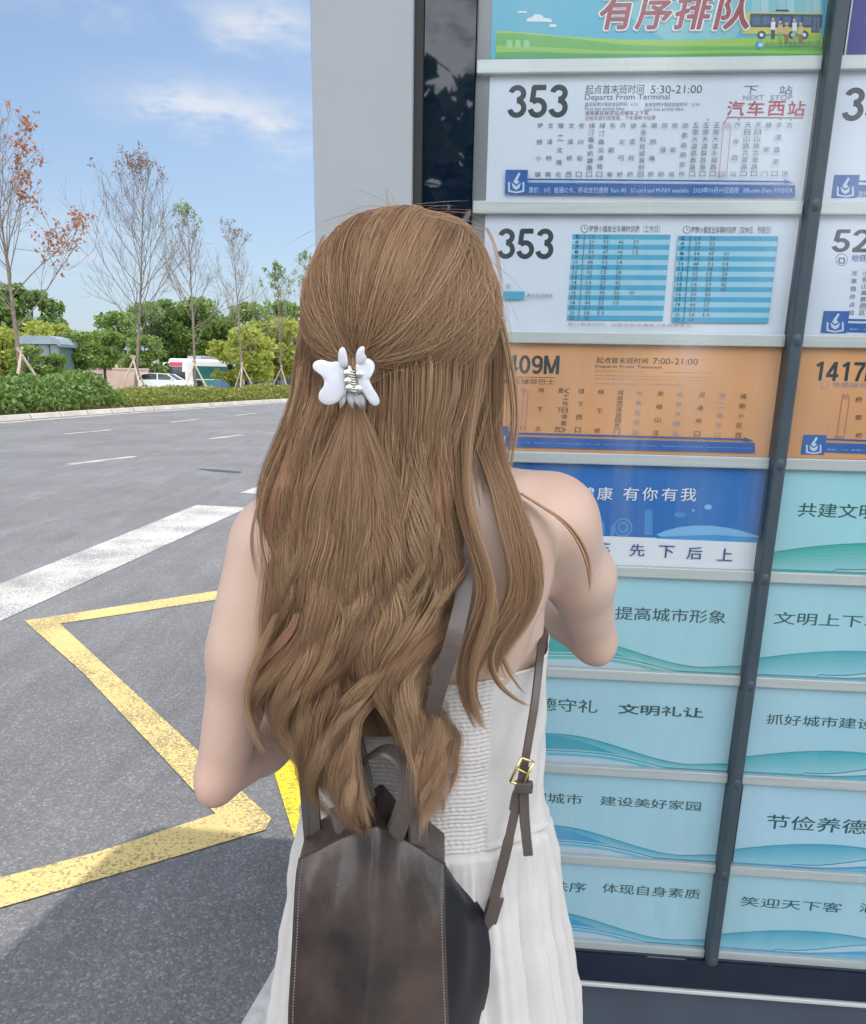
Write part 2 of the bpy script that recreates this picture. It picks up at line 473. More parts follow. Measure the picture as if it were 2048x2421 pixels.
# bold white bus-lane line ending in a cut, and the start of the next one
wl = gp((0, 1190), (0, 1266), (505, 1034), (400, 1029))
a, b = np.array(wl[3]) - np.array(wl[0]), np.array(wl[2]) - np.array(wl[1])
marking('road_marking', [wl[0] - a * 1.2, wl[1] - b * 1.2, wl[1], wl[2], wl[3], wl[0]], M_white_paint)
tri = gp((488, 1004), (545, 1009), (600, 1000), (700, 930), (640, 940), (545, 985))
marking('road_marking', tri, M_white_paint)
# yellow bus-bay zigzag
z1 = gp((50, 1265), (455, 1202), (620, 1176), (620, 1195), (455, 1220), (122, 1271))
marking('road_marking', z1, M_yellow_paint)
z2 = gp((50, 1265), (122, 1271), (553, 1668), (440, 1660), (300, 1510), (170, 1372))
marking('road_marking', z2, M_yellow_paint, .0045)
c = gp((440, 1660), (553, 1668), (540, 1692), (300, 1764), (0, 1854), (0, 1790), (200, 1737), (430, 1662))
d = c[5] - c[6]
c[4] = c[4] + d * 1.5; c[5] = c[5] + d * 1.5
marking('road_marking', c, M_yellow_paint, .005)
# bright yellow line beside the platform
yl = gp((548, 1540), (604, 1722), (740, 1760), (690, 1560))
marking('road_marking', yl, M_bright_yellow)
# narrow dark mark across the near lane
M_dark_streak = mat('dark streak', (.045, .046, .05), .6, .4, var=.2, vscale=3)
marking('dark_streak', gp((398, 954), (440, 956), (494, 961), (488, 964), (430, 960)), M_dark_streak, .003)

# platform of the bus stop: paving, granite kerb
PZ = .12
ke = [(-.86, -.4), (-.441, 1.52), (-.395, 1.724), (-.16, 2.75), (-.02, 2.98), (.25, 3.05), (9, 2.3)]
kin = [(-.73, -.4), (-.31, 1.5), (-.265, 1.70), (-.045, 2.66), (.06, 2.84), (.27, 2.90), (9, 2.15)]
ke = [(-1.6, -4.0)] + ke; kin = [(-1.47, -4.0)] + kin
mb = MB(); mb.poly([(*p, PZ - .004) for p in kin] + [(9, -4.0, PZ - .004)])
tag(mb.build('platform', M_pave), kind='structure')
mb = MB()
for i in range(len(ke) - 1):
    A, Bq, C_, D_ = [np.array(q) for q in (ke[i], ke[i + 1], kin[i + 1], kin[i])]
    L = np.linalg.norm(Bq - A); n = max(1, int(round(L / .62)))
    for j in range(n):
        s0, s1 = j / n, (j + 1) / n - .004 / max(L, .2)
        a0, a1 = A + (Bq - A) * s0, A + (Bq - A) * s1; c0, c1 = D_ + (C_ - D_) * s0, D_ + (C_ - D_) * s1
        t0, t1 = a0 + (c0 - a0) * .07, a1 + (c1 - a1) * .07
        mb.quad((*a0, 0), (*a1, 0), (*a1, PZ - .012), (*a0, PZ - .012)); mb.quad((*a0, PZ - .012), (*a1, PZ - .012), (*t1, PZ), (*t0, PZ)); mb.quad((*t0, PZ), (*t1, PZ), (*c1, PZ), (*c0, PZ))
        mb.quad((*a1, 0), (*c1, 0), (*c1, PZ), (*a1, PZ - .012)); mb.quad((*c0, 0), (*a0, 0), (*a0, PZ - .012), (*c0, PZ))
tag(mb.build('kerb', M_granite), kind='structure')
# ================================================================== bus shelter
M_post = mat('light grey coated steel', (.36, .39, .42), .45, .4, var=.03, vscale=3)
M_roof = mat('roof panel', (.55, .57, .6), .5)
M_backboard = mat('dark back board', (.10, .115, .12), .6)
M_rail = mat('dark slate rail', (.035, .055, .072), .42, .5, var=.1, vscale=20)
M_bar = mat('brushed aluminium bar', (.58, .61, .60), .42, .5, metal=.35, var=.06, vscale=3, stretch=(2, 2, 60))
M_blackglass = mat('black glass', (.003, .008, .024), .02, .6)
M_basepanel = mat('dark blue grey base panel', (.055, .07, .095), .55, .4, var=.12, vscale=5)
M_seal = mat('black rubber', (.012, .012, .014), .6)
M_greystrip = mat('grey frame strip', (.22, .24, .25), .45, .5)
g = bpy.data.materials.new('window glass'); g.use_nodes = True
t = g.node_tree
for n in list(t.nodes): t.nodes.remove(n)
go = t.nodes.new('ShaderNodeOutputMaterial'); gm = t.nodes.new('ShaderNodeMixShader'); gt = t.nodes.new('ShaderNodeBsdfTransparent'); gg = t.nodes.new('ShaderNodeBsdfGlossy'); gl = t.nodes.new('ShaderNodeLayerWeight')
gt.inputs[0].default_value = (.93, .96, .97, 1); gg.inputs['Roughness'].default_value = .11; gl.inputs['Blend'].default_value = .12
gr = t.nodes.new('ShaderNodeMapRange'); gr.inputs['To Min'].default_value = .06; gr.inputs['To Max'].default_value = .6
t.links.new(gl.outputs['Fresnel'], gr.inputs['Value']); t.links.new(gr.outputs[0], gm.inputs[0])
t.links.new(gt.outputs[0], gm.inputs[1]); t.links.new(gg.outputs[0], gm.inputs[2]); gd = t.nodes.new('ShaderNodeBsdfDiffuse'); gd.inputs[0].default_value = (.75, .78, .8, 1)
gc = t.nodes.new('ShaderNodeTexCoord'); gn = t.nodes.new('ShaderNodeTexNoise'); gn.inputs['Scale'].default_value = 5; gn.inputs['Detail'].default_value = 9; gn.inputs['Roughness'].default_value = .65
gmap = t.nodes.new('ShaderNodeMapping'); gmap.inputs['Scale'].default_value = (3.2, 3.2, .55)
t.links.new(gc.outputs['Object'], gmap.inputs[0]); t.links.new(gmap.outputs[0], gn.inputs['Vector'])
gdm = t.nodes.new('ShaderNodeMapRange'); gdm.inputs['From Min'].default_value = .45; gdm.inputs['From Max'].default_value = .8; gdm.inputs['To Min'].default_value = .004; gdm.inputs['To Max'].default_value = .10
gx = t.nodes.new('ShaderNodeMixShader')
t.links.new(gn.outputs['Fac'], gdm.inputs['Value']); t.links.new(gdm.outputs[0], gx.inputs[0])
t.links.new(gm.outputs[0], gx.inputs[1]); t.links.new(gd.outputs[0], gx.inputs[2]); t.links.new(gx.outputs[0], go.inputs[0])
M_glass = g

BF = (bO, bU, bW, np.array([0, 0, 1.0]))       # board frame: u, towards the viewer, up
UL, UC, UC2, UR = .056, .606, .628, 1.165      # left of bars, divider, right end
ROOF_Z = 3.15
ZB = .41                                        # lower edge of the sheets
ZK = [2.091 - .21045 * k for k in range(9)]     # shelf bar levels (index 0 = highest seen)
ZT = ZK[0] + .2102 * 2
shelter = empty('bus_shelter', tuple(B(.5, PZ)), 'glazed bus stop shelter with pale grey post and dark route display board', 'bus shelter')
def sh(mb, name, m, **kw): return keep(mb.build(name, m, **kw), shelter)
mb = MB(); mb.box((-.2147, -.13, PZ), (-.0452, .035, ROOF_Z - .003), bev=.006, fr=BF); sh(mb, 'post', M_post)
mb = MB(); mb.box((-.0449, -.05, PZ + .002), (-.0300, .028, ROOF_Z - .004), fr=BF); sh(mb, 'post_seal', M_seal)
mb = MB(); mb.box((-.0297, -.04, PZ + .003), (UL - .002, .018, ROOF_Z - .005), fr=BF); gs = sh(mb, 'dark_glass_strip', M_blackglass)
mb = MB(); mb.box((UL - .0015, -.05, ZB - .02), (UR + .012, -.012, ROOF_Z - .006), fr=BF); sh(mb, 'back_board', M_backboard)
mb = MB(); mb.box((UL - .001, -.0115, ZB - .01), (.0785, -.001, ROOF_Z - .007), fr=BF); sh(mb, 'frame_strip', M_greystrip)
for cu0, cu1 in ((UL, UC - .001), (UC2 + .001, UR)):
    for k in range(-3, 9):
        z = ZK[0] - .21045 * k
        mb = MB(); mb.box((cu0, -.008, z - .0103), (cu1, .012, z + .0103), bev=.0018, fr=BF); sh(mb, 'shelf_bar', M_bar)
mb = MB(); mb.box((UC, -.011, ZB - .01), (UC2, .034, ROOF_Z - .008), bev=.004, fr=BF)
rail = sh(mb, 'divider_rail', M_rail)
for k in range(-3, 9):
    if k in (0,): continue
    z = ZK[0] - .21045 * k
    mb = MB(); mb.lathe([(.009, -.013), (.0128, -.010), (.0134, 0), (.0128, .010), (.009, .013)], B((UC + UC2) / 2, z, .022), 16, ax=(bU, bW, np.array([0, 0, 1.0])))
    kn = mb.build('hinge_knuckle', M_rail, smooth=True); kn.parent = rail
mb = MB(); mb.box((UR + .0005, -.011, ZB - .01), (UR + .024, .034, ROOF_Z - .008), bev=.004, fr=BF); sh(mb, 'divider_rail', M_rail)
for cu0, cu1 in ((UL + .002, UC - .002), (UC2 + .002, UR - .002)):
    mb = MB(); a, b, c, d = B(cu0, ZB - .005, .019), B(cu1, ZB - .005, .019), B(cu1, ROOF_Z - .01, .019), B(cu0, ROOF_Z - .01, .019)
    mb.quad(a, b, c, d); sh(mb, 'glass_pane', M_glass)
mb = MB(); mb.box((UL, -.05, .322), (UR + .024, .021, ZB - .0105), bev=.003, fr=BF); sh(mb, 'black_rail', M_blackglass)
mb = MB(); mb.box((UL, -.05, .312), (UR + .024, .026, .3215), bev=.002, fr=BF); sh(mb, 'bottom_trim', M_bar)
mb = MB(); mb.box((UL, -.05, PZ + .002), (UR + .024, .012, .3115), fr=BF); sh(mb, 'base_panel', M_basepanel)
mb = MB(); mb.box((UR + .0245, -.13, PZ), (UR + .20, .035, ROOF_Z - .003), bev=.006, fr=BF); sh(mb, 'post', M_post)
# roof: flat cantilevered panel with rounded front corner
shift = ROOF_Z / math.tan(SUN_EL)
sx, sy = math.sin(SUN_AZ) * shift, math.cos(SUN_AZ) * shift
cl = [(-1.235 + sx, 1.70 + sy), (-1.10 + sx, 2.32 + sy), (-1.075 + sx, 2.44 + sy), (-1.03 + sx, 2.51 + sy), (-.96 + sx, 2.54 + sy), (-.48 + sx, 2.475 + sy)]
dl = np.array(cl[0]) - np.array(cl[1]); dr = np.array(cl[-1]) - np.array(cl[-2]); dr = dr / np.linalg.norm(dr)
pl = [tuple(np.array(cl[0]) + dl * 3.6)] + cl + [tuple(np.array(cl[-1]) + dr * 4.4)]
pl.append((pl[-1][0] - .6, pl[0][1] - .5))
mb = MB()
n = len(pl)
mb.add([(*p, ROOF_Z) for p in pl] + [(*p, ROOF_Z + .09) for p in pl], [tuple(range(n)), tuple(range(2 * n - 1, n - 1, -1))] + [(i, n + i, n + (i + 1) % n, (i + 1) % n) for i in range(n)])
sh(mb, 'roof', M_roof)

# ------------------------------------------------------------------ lettering
_fonts = {}
def glyphs(s, bold=0.0, res=3):
    """triangles of a line of text (built-in font), as arrays in a unit box"""
    key = (s, bold, res)
    if key in _fonts: return _fonts[key]
    cu = bpy.data.curves.new('lettering', 'FONT')
    cu.body = s; cu.size = 1.0; cu.offset = bold; cu.resolution_u = res; cu.fill_mode = 'FRONT'
    ob = bpy.data.objects.new('lettering', cu); COL.objects.link(ob)
    dg = bpy.context.evaluated_depsgraph_get()
    me = ob.evaluated_get(dg).to_mesh()
    V = np.zeros(len(me.vertices) * 3); me.vertices.foreach_get('co', V); V = V.reshape(-1, 3)[:, :2]
    F = [tuple(p.vertices) for p in me.polygons]
    ob.evaluated_get(dg).to_mesh_clear()
    bpy.data.objects.remove(ob); bpy.data.curves.remove(cu)
    if len(V):
        lo, hi = V.min(0), V.max(0); V = (V - lo) / np.maximum(hi - lo, 1e-6)
        asp = (hi - lo)[0] / max((hi - lo)[1], 1e-6)
    else: asp = 1
    _fonts[key] = (V, F, asp)
    return _fonts[key]
def ring(w, h, heavy):
    if not heavy: return [(0, 0)]
    e = heavy * h * .9
    return [(e * math.cos(2 * math.pi * i / 10), .75 * e * math.sin(2 * math.pi * i / 10)) for i in range(10 if heavy > .02 else 5)] + [(0, 0)]
class Print:
    """the printed matter of one sheet: flat shapes, each colour a hair above the last"""
    W0 = .0012
    def __init__(s): s.mb = MB(); s.mats = []; s.k = 0
    def mi(s, m):
        if m not in s.mats: s.mats.append(m)
        return s.mats.index(m)
    def lay(s, pts, m):                 # polygon of (u, z)
        s.k += 1
        s.mb.poly([B(u, z, s.W0 + s.k * .00003) for u, z in pts], s.mi(m))
    def px(s, pts, m): s.lay([pn(*p) for p in pts], m)
    def rect(s, x0, y0, x1, y1, m):     # source pixels of two opposite corners
        a, b = pn(x0, y0), pn(x1, y1)
        s.lay([(a[0], b[1]), (b[0], b[1]), (b[0], a[1]), (a[0], a[1])], m)
    def text(s, st, x0, y0, x1, y1, m, bold=0.0, skew=0.0, res=3, grow=0.0):
        a, b = pn(x0, y0), pn(x1, y1)
        heavy = 0
        if bold > 0 and res > 1: heavy = bold
        bold = 0.0
        V, F, asp = glyphs(st, bold, res)
        if not len(V): return
        s.k += 1
        w, h = b[0] - a[0], a[1] - b[1]
        if heavy:
            e = heavy * h * .9
            a = (a[0] + e, a[1] - e * .75); b = (b[0] - e, b[1] + e * .75); w -= 2 * e; h -= 1.5 * e
        for j, (du, dz) in enumerate(ring(w, h, heavy)):
            P = [B(a[0] + v[0] * w + skew * (v[1] - .5) * h + du, b[1] + v[1] * h + dz, s.W0 + s.k * .00003 + j * .000004) for v in V]
            s.mb.add(P, F, s.mi(m))
        if heavy: s.k += 1
    def column(s, st, x, y0, y1, cw, ch, m, xb=None, bold=.008):
        """characters one under another from y0 to y1"""
        xb = x if xb is None else xb
        n = len(st)
        for i, c in enumerate(st):
            f = i / max(1, n - 1)
            if c == ' ': continue
            xc = x + (xb - x) * f; yc = y0 + ch / 2 + (y1 - y0 - ch) * f
            s.text(c, xc - cw / 2, yc - ch / 2, xc + cw / 2, yc + ch / 2, m, bold, res=1)
    def wave(s, L, Rr, Bt, h, kind, ms):
        """layered ribbons of colour along the foot of a sheet"""
        for j, (fn0, fn1) in enumerate(WAVES[kind]):
            xs = np.linspace(0, 1, 48)
            top = [fn0(x) for x in xs]; bot = [fn1(x) for x in xs]
            for a in range(47):
                if top[a] - bot[a] < .002 and top[a + 1] - bot[a + 1] < .002: continue
                if j == 0:              # printed blend from the strong upper edge to a pale foot
                    for q in range(7):
                        g0, g1 = q / 7, (q + 1) / 7
                        lerp = lambda i_, g_: max(top[i_], bot[i_]) * (1 - g_) + bot[i_] * g_
                        zz = s.W0 + (s.k + 1) * .00003
                        s.mb.poly([B(L + (Rr - L) * xs[a], Bt + h * lerp(a, g1), zz), B(L + (Rr - L) * xs[a + 1], Bt + h * lerp(a + 1, g1), zz), B(L + (Rr - L) * xs[a + 1], Bt + h * lerp(a + 1, g0), zz), B(L + (Rr - L) * xs[a], Bt + h * lerp(a, g0), zz)], s.mi(BLEND(ms[0], q)))
                    continue
                s.k += 0
                s.mb.poly([B(L + (Rr - L) * xs[a], Bt + h * bot[a], s.W0 + (s.k + j + 1) * .00003), B(L + (Rr - L) * xs[a + 1], Bt + h * bot[a + 1], s.W0 + (s.k + j + 1) * .00003),
                           B(L + (Rr - L) * xs[a + 1], Bt + h * max(top[a + 1], bot[a + 1]), s.W0 + (s.k + j + 1) * .00003), B(L + (Rr - L) * xs[a], Bt + h * max(top[a], bot[a]), s.W0 + (s.k + j + 1) * .00003)], s.mi(ms[j]))
        s.k += len(WAVES[kind])
def sm(x, a, b):
    t = min(1, max(0, (x - a) / (b - a))); return t * t * (3 - 2 * t)
# column-one sheets: crest on the left running down to the right; column two: the reverse hump
c1t = lambda x: .335 - .27 * sm(x, .36, .86) + .03 * sm(x, .84, 1)
c1b = lambda x: .05 + .08 * math.sin(math.pi * min(1, x / .8)) - .10 * sm(x, .5, .95)
c2t = lambda x: .16 + .16 * math.sin(math.pi * min(1, max(0, (x + .04) / .85))) - .02 * x
WAVES = {
    'fall': [(lambda x: c1t(x), lambda x: max(0.0, min(c1t(x) - .004, c1b(x)))),
             (lambda x: c1t(x) - .07 * sm(x, .28, .6) - .02, lambda x: max(0, min(c1b(x) + .03, c1t(x) - .09))),
             (lambda x: max(0, c1b(x) - .015) if x > .25 else 0, lambda x: max(0, c1b(x) - .05)),
             (lambda x: c1t(x), lambda x: c1t(x) - .010),
             (lambda x: max(0.0, min(c1t(x) - .004, c1b(x))) + .012, lambda x: max(0.0, min(c1t(x) - .004, c1b(x))))],
    'rise': [(lambda x: c2t(x), lambda x: max(0, .03 + .15 * sm(x, .28, .62) - .04 * sm(x, .7, 1)) if x > .22 else 0),
             (lambda x: max(0, .10 * sm(x, .3, .7)) + .02, lambda x: .0),
             (lambda x: max(0, .05 * sm(x, .3, .6)), lambda x: 0),
             (lambda x: c2t(x), lambda x: c2t(x) - .010),
             (lambda x: (.045 + .15 * sm(x, .28, .62) - .04 * sm(x, .7, 1)) if x > .22 else 0, lambda x: (.033 + .15 * sm(x, .28, .62) - .04 * sm(x, .7, 1)) if x > .22 else 0)],
}
_bl = {}
def BLEND(m, q):
    k_ = (m.name, q)
    if k_ not in _bl:
        c_ = np.array(m.node_tree.nodes['Principled BSDF'].inputs['Base Color'].default_value[:3]); f_ = q / 6 * .62
        _bl[k_] = ink(m.name, tuple(c_ * (1 - f_) + np.array([.42, .68, .76]) * f_))
    return _bl[k_]
def ink(n, c, rough=.5): return mat(n, c, rough, .3)
M_paper = mat('white sheet', (.72, .78, .88), .55, .3, var=.02, vscale=6)
M_orange = mat('orange sheet', (.74, .36, .16), .55, .3, var=.09, vscale=7, detail=1)
M_bluesheet = mat('deep blue sheet', (.010, .115, .42), .5, .3, col2=(.012, .16, .50), vscale=5, detail=1)
M_teal = [mat('pale teal sheet', c, .55, .3, var=.03, vscale=5, detail=1) for c in ((.36, .68, .74), (.37, .66, .74), (.39, .64, .74), (.43, .65, .78))]
I_black = ink('black ink', (.028, .045, .055)); I_grey = ink('grey ink', (.10, .13, .15)); I_red = ink('red ink', (.50, .05, .07)); I_blue = ink('blue ink', (.025, .12, .40))
I_navy = ink('navy ink', (.02, .06, .22)); I_slate = ink('slate ink', (.12, .20, .33)); I_pale = ink('pale lettering', (.55, .66, .82)); I_white = ink('white print', (.78, .82, .86))
I_green = ink('dark green ink', (.012, .085, .09)); I_brown = ink('brown ink', (.13, .07, .04)); I_greyblue = ink('grey blue ink', (.30, .33, .42)); I_pinkred = ink('pale red ink', (.42, .17, .2))
I_stripe = ink('blue stripe', (.07, .40, .62)); I_stripe2 = ink('light blue stripe', (.36, .64, .80))
W_f = [ink('teal ribbon', (.05, .42, .50)), ink('deep teal ribbon', (.03, .36, .48)), ink('aqua ribbon', (.10, .50, .62)), ink('wave edge', (.015, .25, .32)), ink('wave edge', (.015, .27, .36))]
W_b = [ink('blue teal ribbon', (.06, .40, .56)), ink('blue ribbon', (.05, .34, .60)), ink('sky ribbon', (.14, .48, .68)), ink('wave edge', (.015, .25, .36)), ink('wave edge', (.01, .22, .4))]
W_g = [ink('green ribbon', (.04, .44, .40)), ink('sea green ribbon', (.03, .38, .38)), ink('light green ribbon', (.12, .50, .46)), ink('wave edge', (.01, .27, .25)), ink('wave edge', (.01, .26, .27))]
PALE_FOOT = ink('pale sheet foot', (.50, .62, .72))

def sheet(k, col, m, label, left=None, right=None, name='notice_sheet', cat='notice'):
    """one slip-in sheet: row k (0 = above the highest bar), column 0 or 1"""
    u0, u1 = ((.0785, UC - .0012) if col == 0 else (UC2 + .0015, UR - .002))
    if left is not None: u0 = left
    z1, z0 = ZK[0] - .21045 * (k - 1) - .0106, ZK[0] - .21045 * k + .0106
    mb = MB(); mb.box((u0, -.0006, z0), (u1, .0010, z1), fr=BF)
    o = mb.build(name, m)
    tag(o, label, cat, 'route and courtesy sheets in the display board')
    return o, u0, u1, z0, z1
def finish(o, p, name='print'):
    if p.mats:
        keep(p.mb.build(name, p.mats), o)
LOGO = None
def logo(p, x0, y0, x1, y1):
    p.rect(x0, y0, x1, y1, I_blue)
    w, h = x1 - x0, y1 - y0
    X = lambda f: x0 + w * f
    Yy = lambda f: y0 + h * f
    for q in ([(.12, .5), (.2, .5), (.2, .85), (.12, .85)], [(.80, .5), (.88, .5), (.88, .85), (.80, .85)], [(.12, .82), (.5, .9), (.88, .82), (.88, .9), (.5, .97), (.12, .9)],
              [(.28, .52), (.5, .68), (.72, .52), (.66, .74), (.5, .84), (.34, .74)], [(.42, .40), (.62, .10), (.70, .16), (.56, .42), (.66, .50), (.5, .60), (.36, .50)]):
        p.px([(X(a), Yy(b)) for a, b in q], I_pale)
def fare_bar(p, x0, y0l, y1l, x1, y0r, y1r, txt, tx0=None, tx1=None, arrow=True):
    p.px([(x0, y1l), (x1, y1r), (x1, y0r), (x0, y0l)], I_blue)
    p.px([(x0, y0l - 6), (x1 - 14, y0r - 6), (x1 - 14, y0r - 10), (x0, y0l - 10)], I_blue)
    if arrow: p.px([(x1 - 26, y0r - 14), (x1 - 2, y0r - 4.5), (x1 - 26, y0r - 4.5)], I_blue)
    hl = y1l - y0l
    p.text(txt, (tx0 or x0 + 6), (y0l + y0r) / 2 + hl * .28, (tx1 or x1 - 8), (y1l + y1r) / 2 - hl * .2, I_pale, .012, res=1)
FARE = '票价：3元  普通IC卡、移动支付通用  Fare ¥3   IC-card and M-PAY available   2024年09月09日启用   Effective Date 9/9/2024'
c2 = lambda x, y: (1100 + x / 1.8608, y / 1.86)
c3 = lambda x, y: (1100 + x / 1.8608, 480 + y / 1.8608)
c4 = lambda x, y: (1100 + x / 1.8608, 1050 + y / 1.8608)
c5 = lambda x, y: (1200 + x / 2.0802, 1650 + y / 2.0802)
def T(p, cf, s, x0, y0, x1, y1, m, **kw):
    a, b = cf(x0, y0), cf(x1, y1); p.text(s, a[0], a[1], b[0], b[1], m, **kw)

# ---- row 0: queueing poster with bus, column one
o, u0, u1, z0, z1 = sheet(0, 0, ink('poster sky', (.055, .42, .60)), 'turquoise poster with big red characters, green hills and a drawn yellow bus', name='poster', cat='poster')
p = Print()
P2 = lambda pts: [c2(*q) for q in pts]
p.px(P2([(700, -90), (1570, -90), (1570, 70), (1250, 70), (1180, 180), (900, 190), (700, 60)]), ink('poster haze', (.18, .52, .60)))
for i, h in enumerate((60, 40, 75, 30, 62, 50, 80, 45)):
    p.px(P2([(1262 + i * 38, 62), (1296 + i * 38, 62), (1296 + i * 38, -h), (1262 + i * 38, -h)]), [ink('pale city', (.30, .58, .62)), ink('pale city', (.38, .62, .66)), ink('pale city', (.25, .53, .60))][i % 3])
hill1 = [(134, 258), (1568, 258), (1572, 170)] + [(1572 - 62 * i, 170 + 14 * math.sin(i / 23 * 3.1) - i * 1.3 + (3 if i % 2 else 0)) for i in range(1, 24)]
p.px(P2([(134, 258), (1568, 250), (1570, 150), (1300, 165), (1000, 178), (700, 176), (420, 160), (250, 143), (138, 136)]), ink('leaf green hill', (.30, .55, .06)))
p.px(P2([(134, 258), (1568, 252), (1569, 205), (1200, 205), (900, 205), (700, 198), (460, 170), (250, 150), (137, 148)]), ink('grass green hill', (.10, .42, .07)))
p.px(P2([(134, 258), (1568, 253), (1569, 225), (1150, 222), (900, 226), (640, 225), (420, 212), (137, 200)]), ink('light green field', (.26, .52, .06)))
p.px(P2([(134, 258), (1568, 254), (1569, 240), (1200, 234), (900, 240), (500, 236), (300, 228), (134, 232)]), ink('deep green field', (.05, .36, .09)))
cw = ink('drawn cloud', (.72, .80, .84))
for q in ([(268, 96), (384, 99), (375, 84), (345, 80), (338, 68), (308, 64), (292, 78), (275, 82)], [(230, 58), (272, 59), (270, 51), (232, 50)], [(370, 120), (402, 121), (400, 109), (372, 108)]):
    p.px(P2(q), cw)
for x in (195, 232, 270):
    p.px(P2([(x - 13, 210), (x - 12, 186), (x - 6, 177), (x + 6, 177), (x + 12, 186), (x + 13, 210), (x, 216)]), ink('drawn bush', (.30, .60, .22)))
Yel = ink('drawn bus yellow', (.62, .55, .08)); Dk = ink('drawn bus window', (.03, .06, .13)); Dk2 = ink('drawn window pane', (.07, .13, .26))
p.px(P2([(1215, 150), (1562, 155), (1568, 60), (1250, 56), (1212, 64)]), Yel)
p.px(P2([(1250, 122), (1566, 124), (1570, 66), (1252, 62)]), Dk)
for x in (1262, 1306, 1350, 1396, 1440, 1486): p.px(P2([(x, 112), (x + 34, 112), (x + 35, 76), (x + 1, 75)]), Dk2)
p.px(P2([(1520, 146), (1558, 147), (1562, 72), (1524, 71)]), Dk); p.px(P2([(1528, 140), (1540, 140), (1543, 78), (1531, 78)]), Dk2); p.px(P2([(1545, 140), (1555, 140), (1558, 78), (1547, 78)]), Dk2)
p.px(P2([(1364, 51), (1424, 52), (1422, 45), (1366, 44)]), Dk)
def disc(p, cf, x, y, r, m, n=18, sy=1.0): p.px([cf(x + r * math.cos(2 * math.pi * i / n), y - sy * r * math.sin(2 * math.pi * i / n)) for i in range(n)], m)
for x in (1302, 1440, 1490):
    disc(p, c2, x, 156, 19, Dk); disc(p, c2, x, 156, 8, cw)
for x, a, b, h in ((1352, cw, Dk, 88), (1384, ink('drawn pink', (.65, .4, .3)), ink('drawn green', (.25, .4, .1)), 100), (1412, ink('drawn tan', (.6, .45, .2)), ink('drawn brown', (.3, .15, .07)), 108), (1446, cw, ink('drawn grey', (.35, .4, .4)), 92), (1474, ink('drawn peach', (.62, .5, .25)), ink('drawn brown', (.3, .15, .07)), 108)):
    disc(p, c2, x, h, 7, ink('drawn skin', (.62, .42, .3)))
    p.px(P2([(x - 9, h + 48), (x + 9, h + 48), (x + 11, h + 10), (x - 9, h + 10)]), a)
    p.px(P2([(x - 7, h + 86), (x - 1, h + 86), (x, h + 48), (x + 1, h + 86), (x + 7, h + 86), (x + 9, h + 46), (x - 9, h + 46)]), b)
disc(p, c2, 1292, 200, 17, ink('round mark', (.03, .25, .60))); disc(p, c2, 1297, 200, 10, ink('round mark inner', (.45, .68, .72)))
T(p, c2, '杭州公共交通集团有限公司', 1318, 186, 1556, 210, ink('caption ink', (.06, .16, .16)), bold=.01, res=1)
I_dred = ink('dark red lettering', (.30, .018, .035))
for j, (s, x) in enumerate(zip('有序排队', (595, 762, 930, 1112))):
    w = 146
    T(p, c2, s, x - 4, -48, x + w + 6, 141, I_white, bold=.07, skew=.16)
for j, (s, x) in enumerate(zip('有序排队', (595, 762, 930, 1112))):
    w = 146
    T(p, c2, s, x + 4, -40, x + w - 2, 133, I_dred, bold=.034, skew=.16)
finish(o, p)
# column two, row 0: purple poster with a pale edge
o, u0, u1, z0, z1 = sheet(0, 1, ink('violet poster', (.055, .055, .30)), 'violet blue poster with white edge beside the turquoise poster', left=.6405, name='poster', cat='poster')
p = Print(); p.lay([(u0, z0), (u0 + .0022, z0), (u0 + .0022, z1), (u0, z1)], I_white)
p.lay([(u0 + .03, z0 + .02), (u0 + .05, z0 + .02), (u0 + .048, z0 + .12), (u0 + .032, z0 + .1)], ink('violet shade', (.035, .035, .22)))
p.lay([(u0 + .10, z0 + .05), (u0 + .22, z0 + .04), (u0 + .2, z0 + .14), (u0 + .12, z0 + .12)], ink('violet light', (.12, .10, .42)))
finish(o, p)
# ---- row 1: route 353, column one
def stops_353(p):
    names = ['梦想小镇', '文泽桥南', '常二文墩北', '文泽桥西', '仓兴街口', '绿汀路余杭塘路口', '绿汀路龙潭路口', '东巅巷', '齐北弓桥', '徐岙苑桥', '未来科技城海创园', '常师庵桥', '何母桥', '徐家湾', '高教路杨家桥', '五常大道高教路口',
             '五常大道联胜路口', '五常大道永福路口', '', '汽车西站', '天目山路古翠路口', '天目山路古墩路口', '滕家门', '丰潭路南口', '古荡']
    for i, nme in enumerate(names):
        a, b = c2(330 + 45.5 * i, 543), c2(319 + 45.1 * i, 780)
        m = I_grey
        if i == 18:
            for q in ([(0, 0), (2.5, 0)], [(33, 0), (35.5, 0)]):
                x0, x1 = q[0][0], q[1][0]
                p.px([c2(1112 + x0, 785), c2(1112 + x1, 785), c2(1131 + x1, 545), c2(1131 + x0, 545)], I_pinkred)
            T(p, c2, '浜', 1133, 545, 1160, 566, I_pinkred, res=1); T(p, c2, '园', 1112, 758, 1138, 782, I_pinkred, bold=.02, res=1)
            continue
        p.column(nme, a[0], a[1], b[1], 13.2, 12.4, m, xb=b[0], bold=.006)
        if i in (16, 18, 19, 23, 24): disc(p, c2, 336 + 45.5 * i, 531, 4, I_pinkred, 8)
o, u0, u1, z0, z1 = sheet(1, 0, M_paper, 'white route sheet with big black number and red next stop name', name='route_sheet', cat='route sheet')
p = Print()
def _arc(cx, cy, rx, ry, a0, a1, n=26):
    return [(cx + rx * math.cos(R(a0 + (a1 - a0) * i / n)), cy + ry * math.sin(R(a0 + (a1 - a0) * i / n))) for i in range(n + 1)]
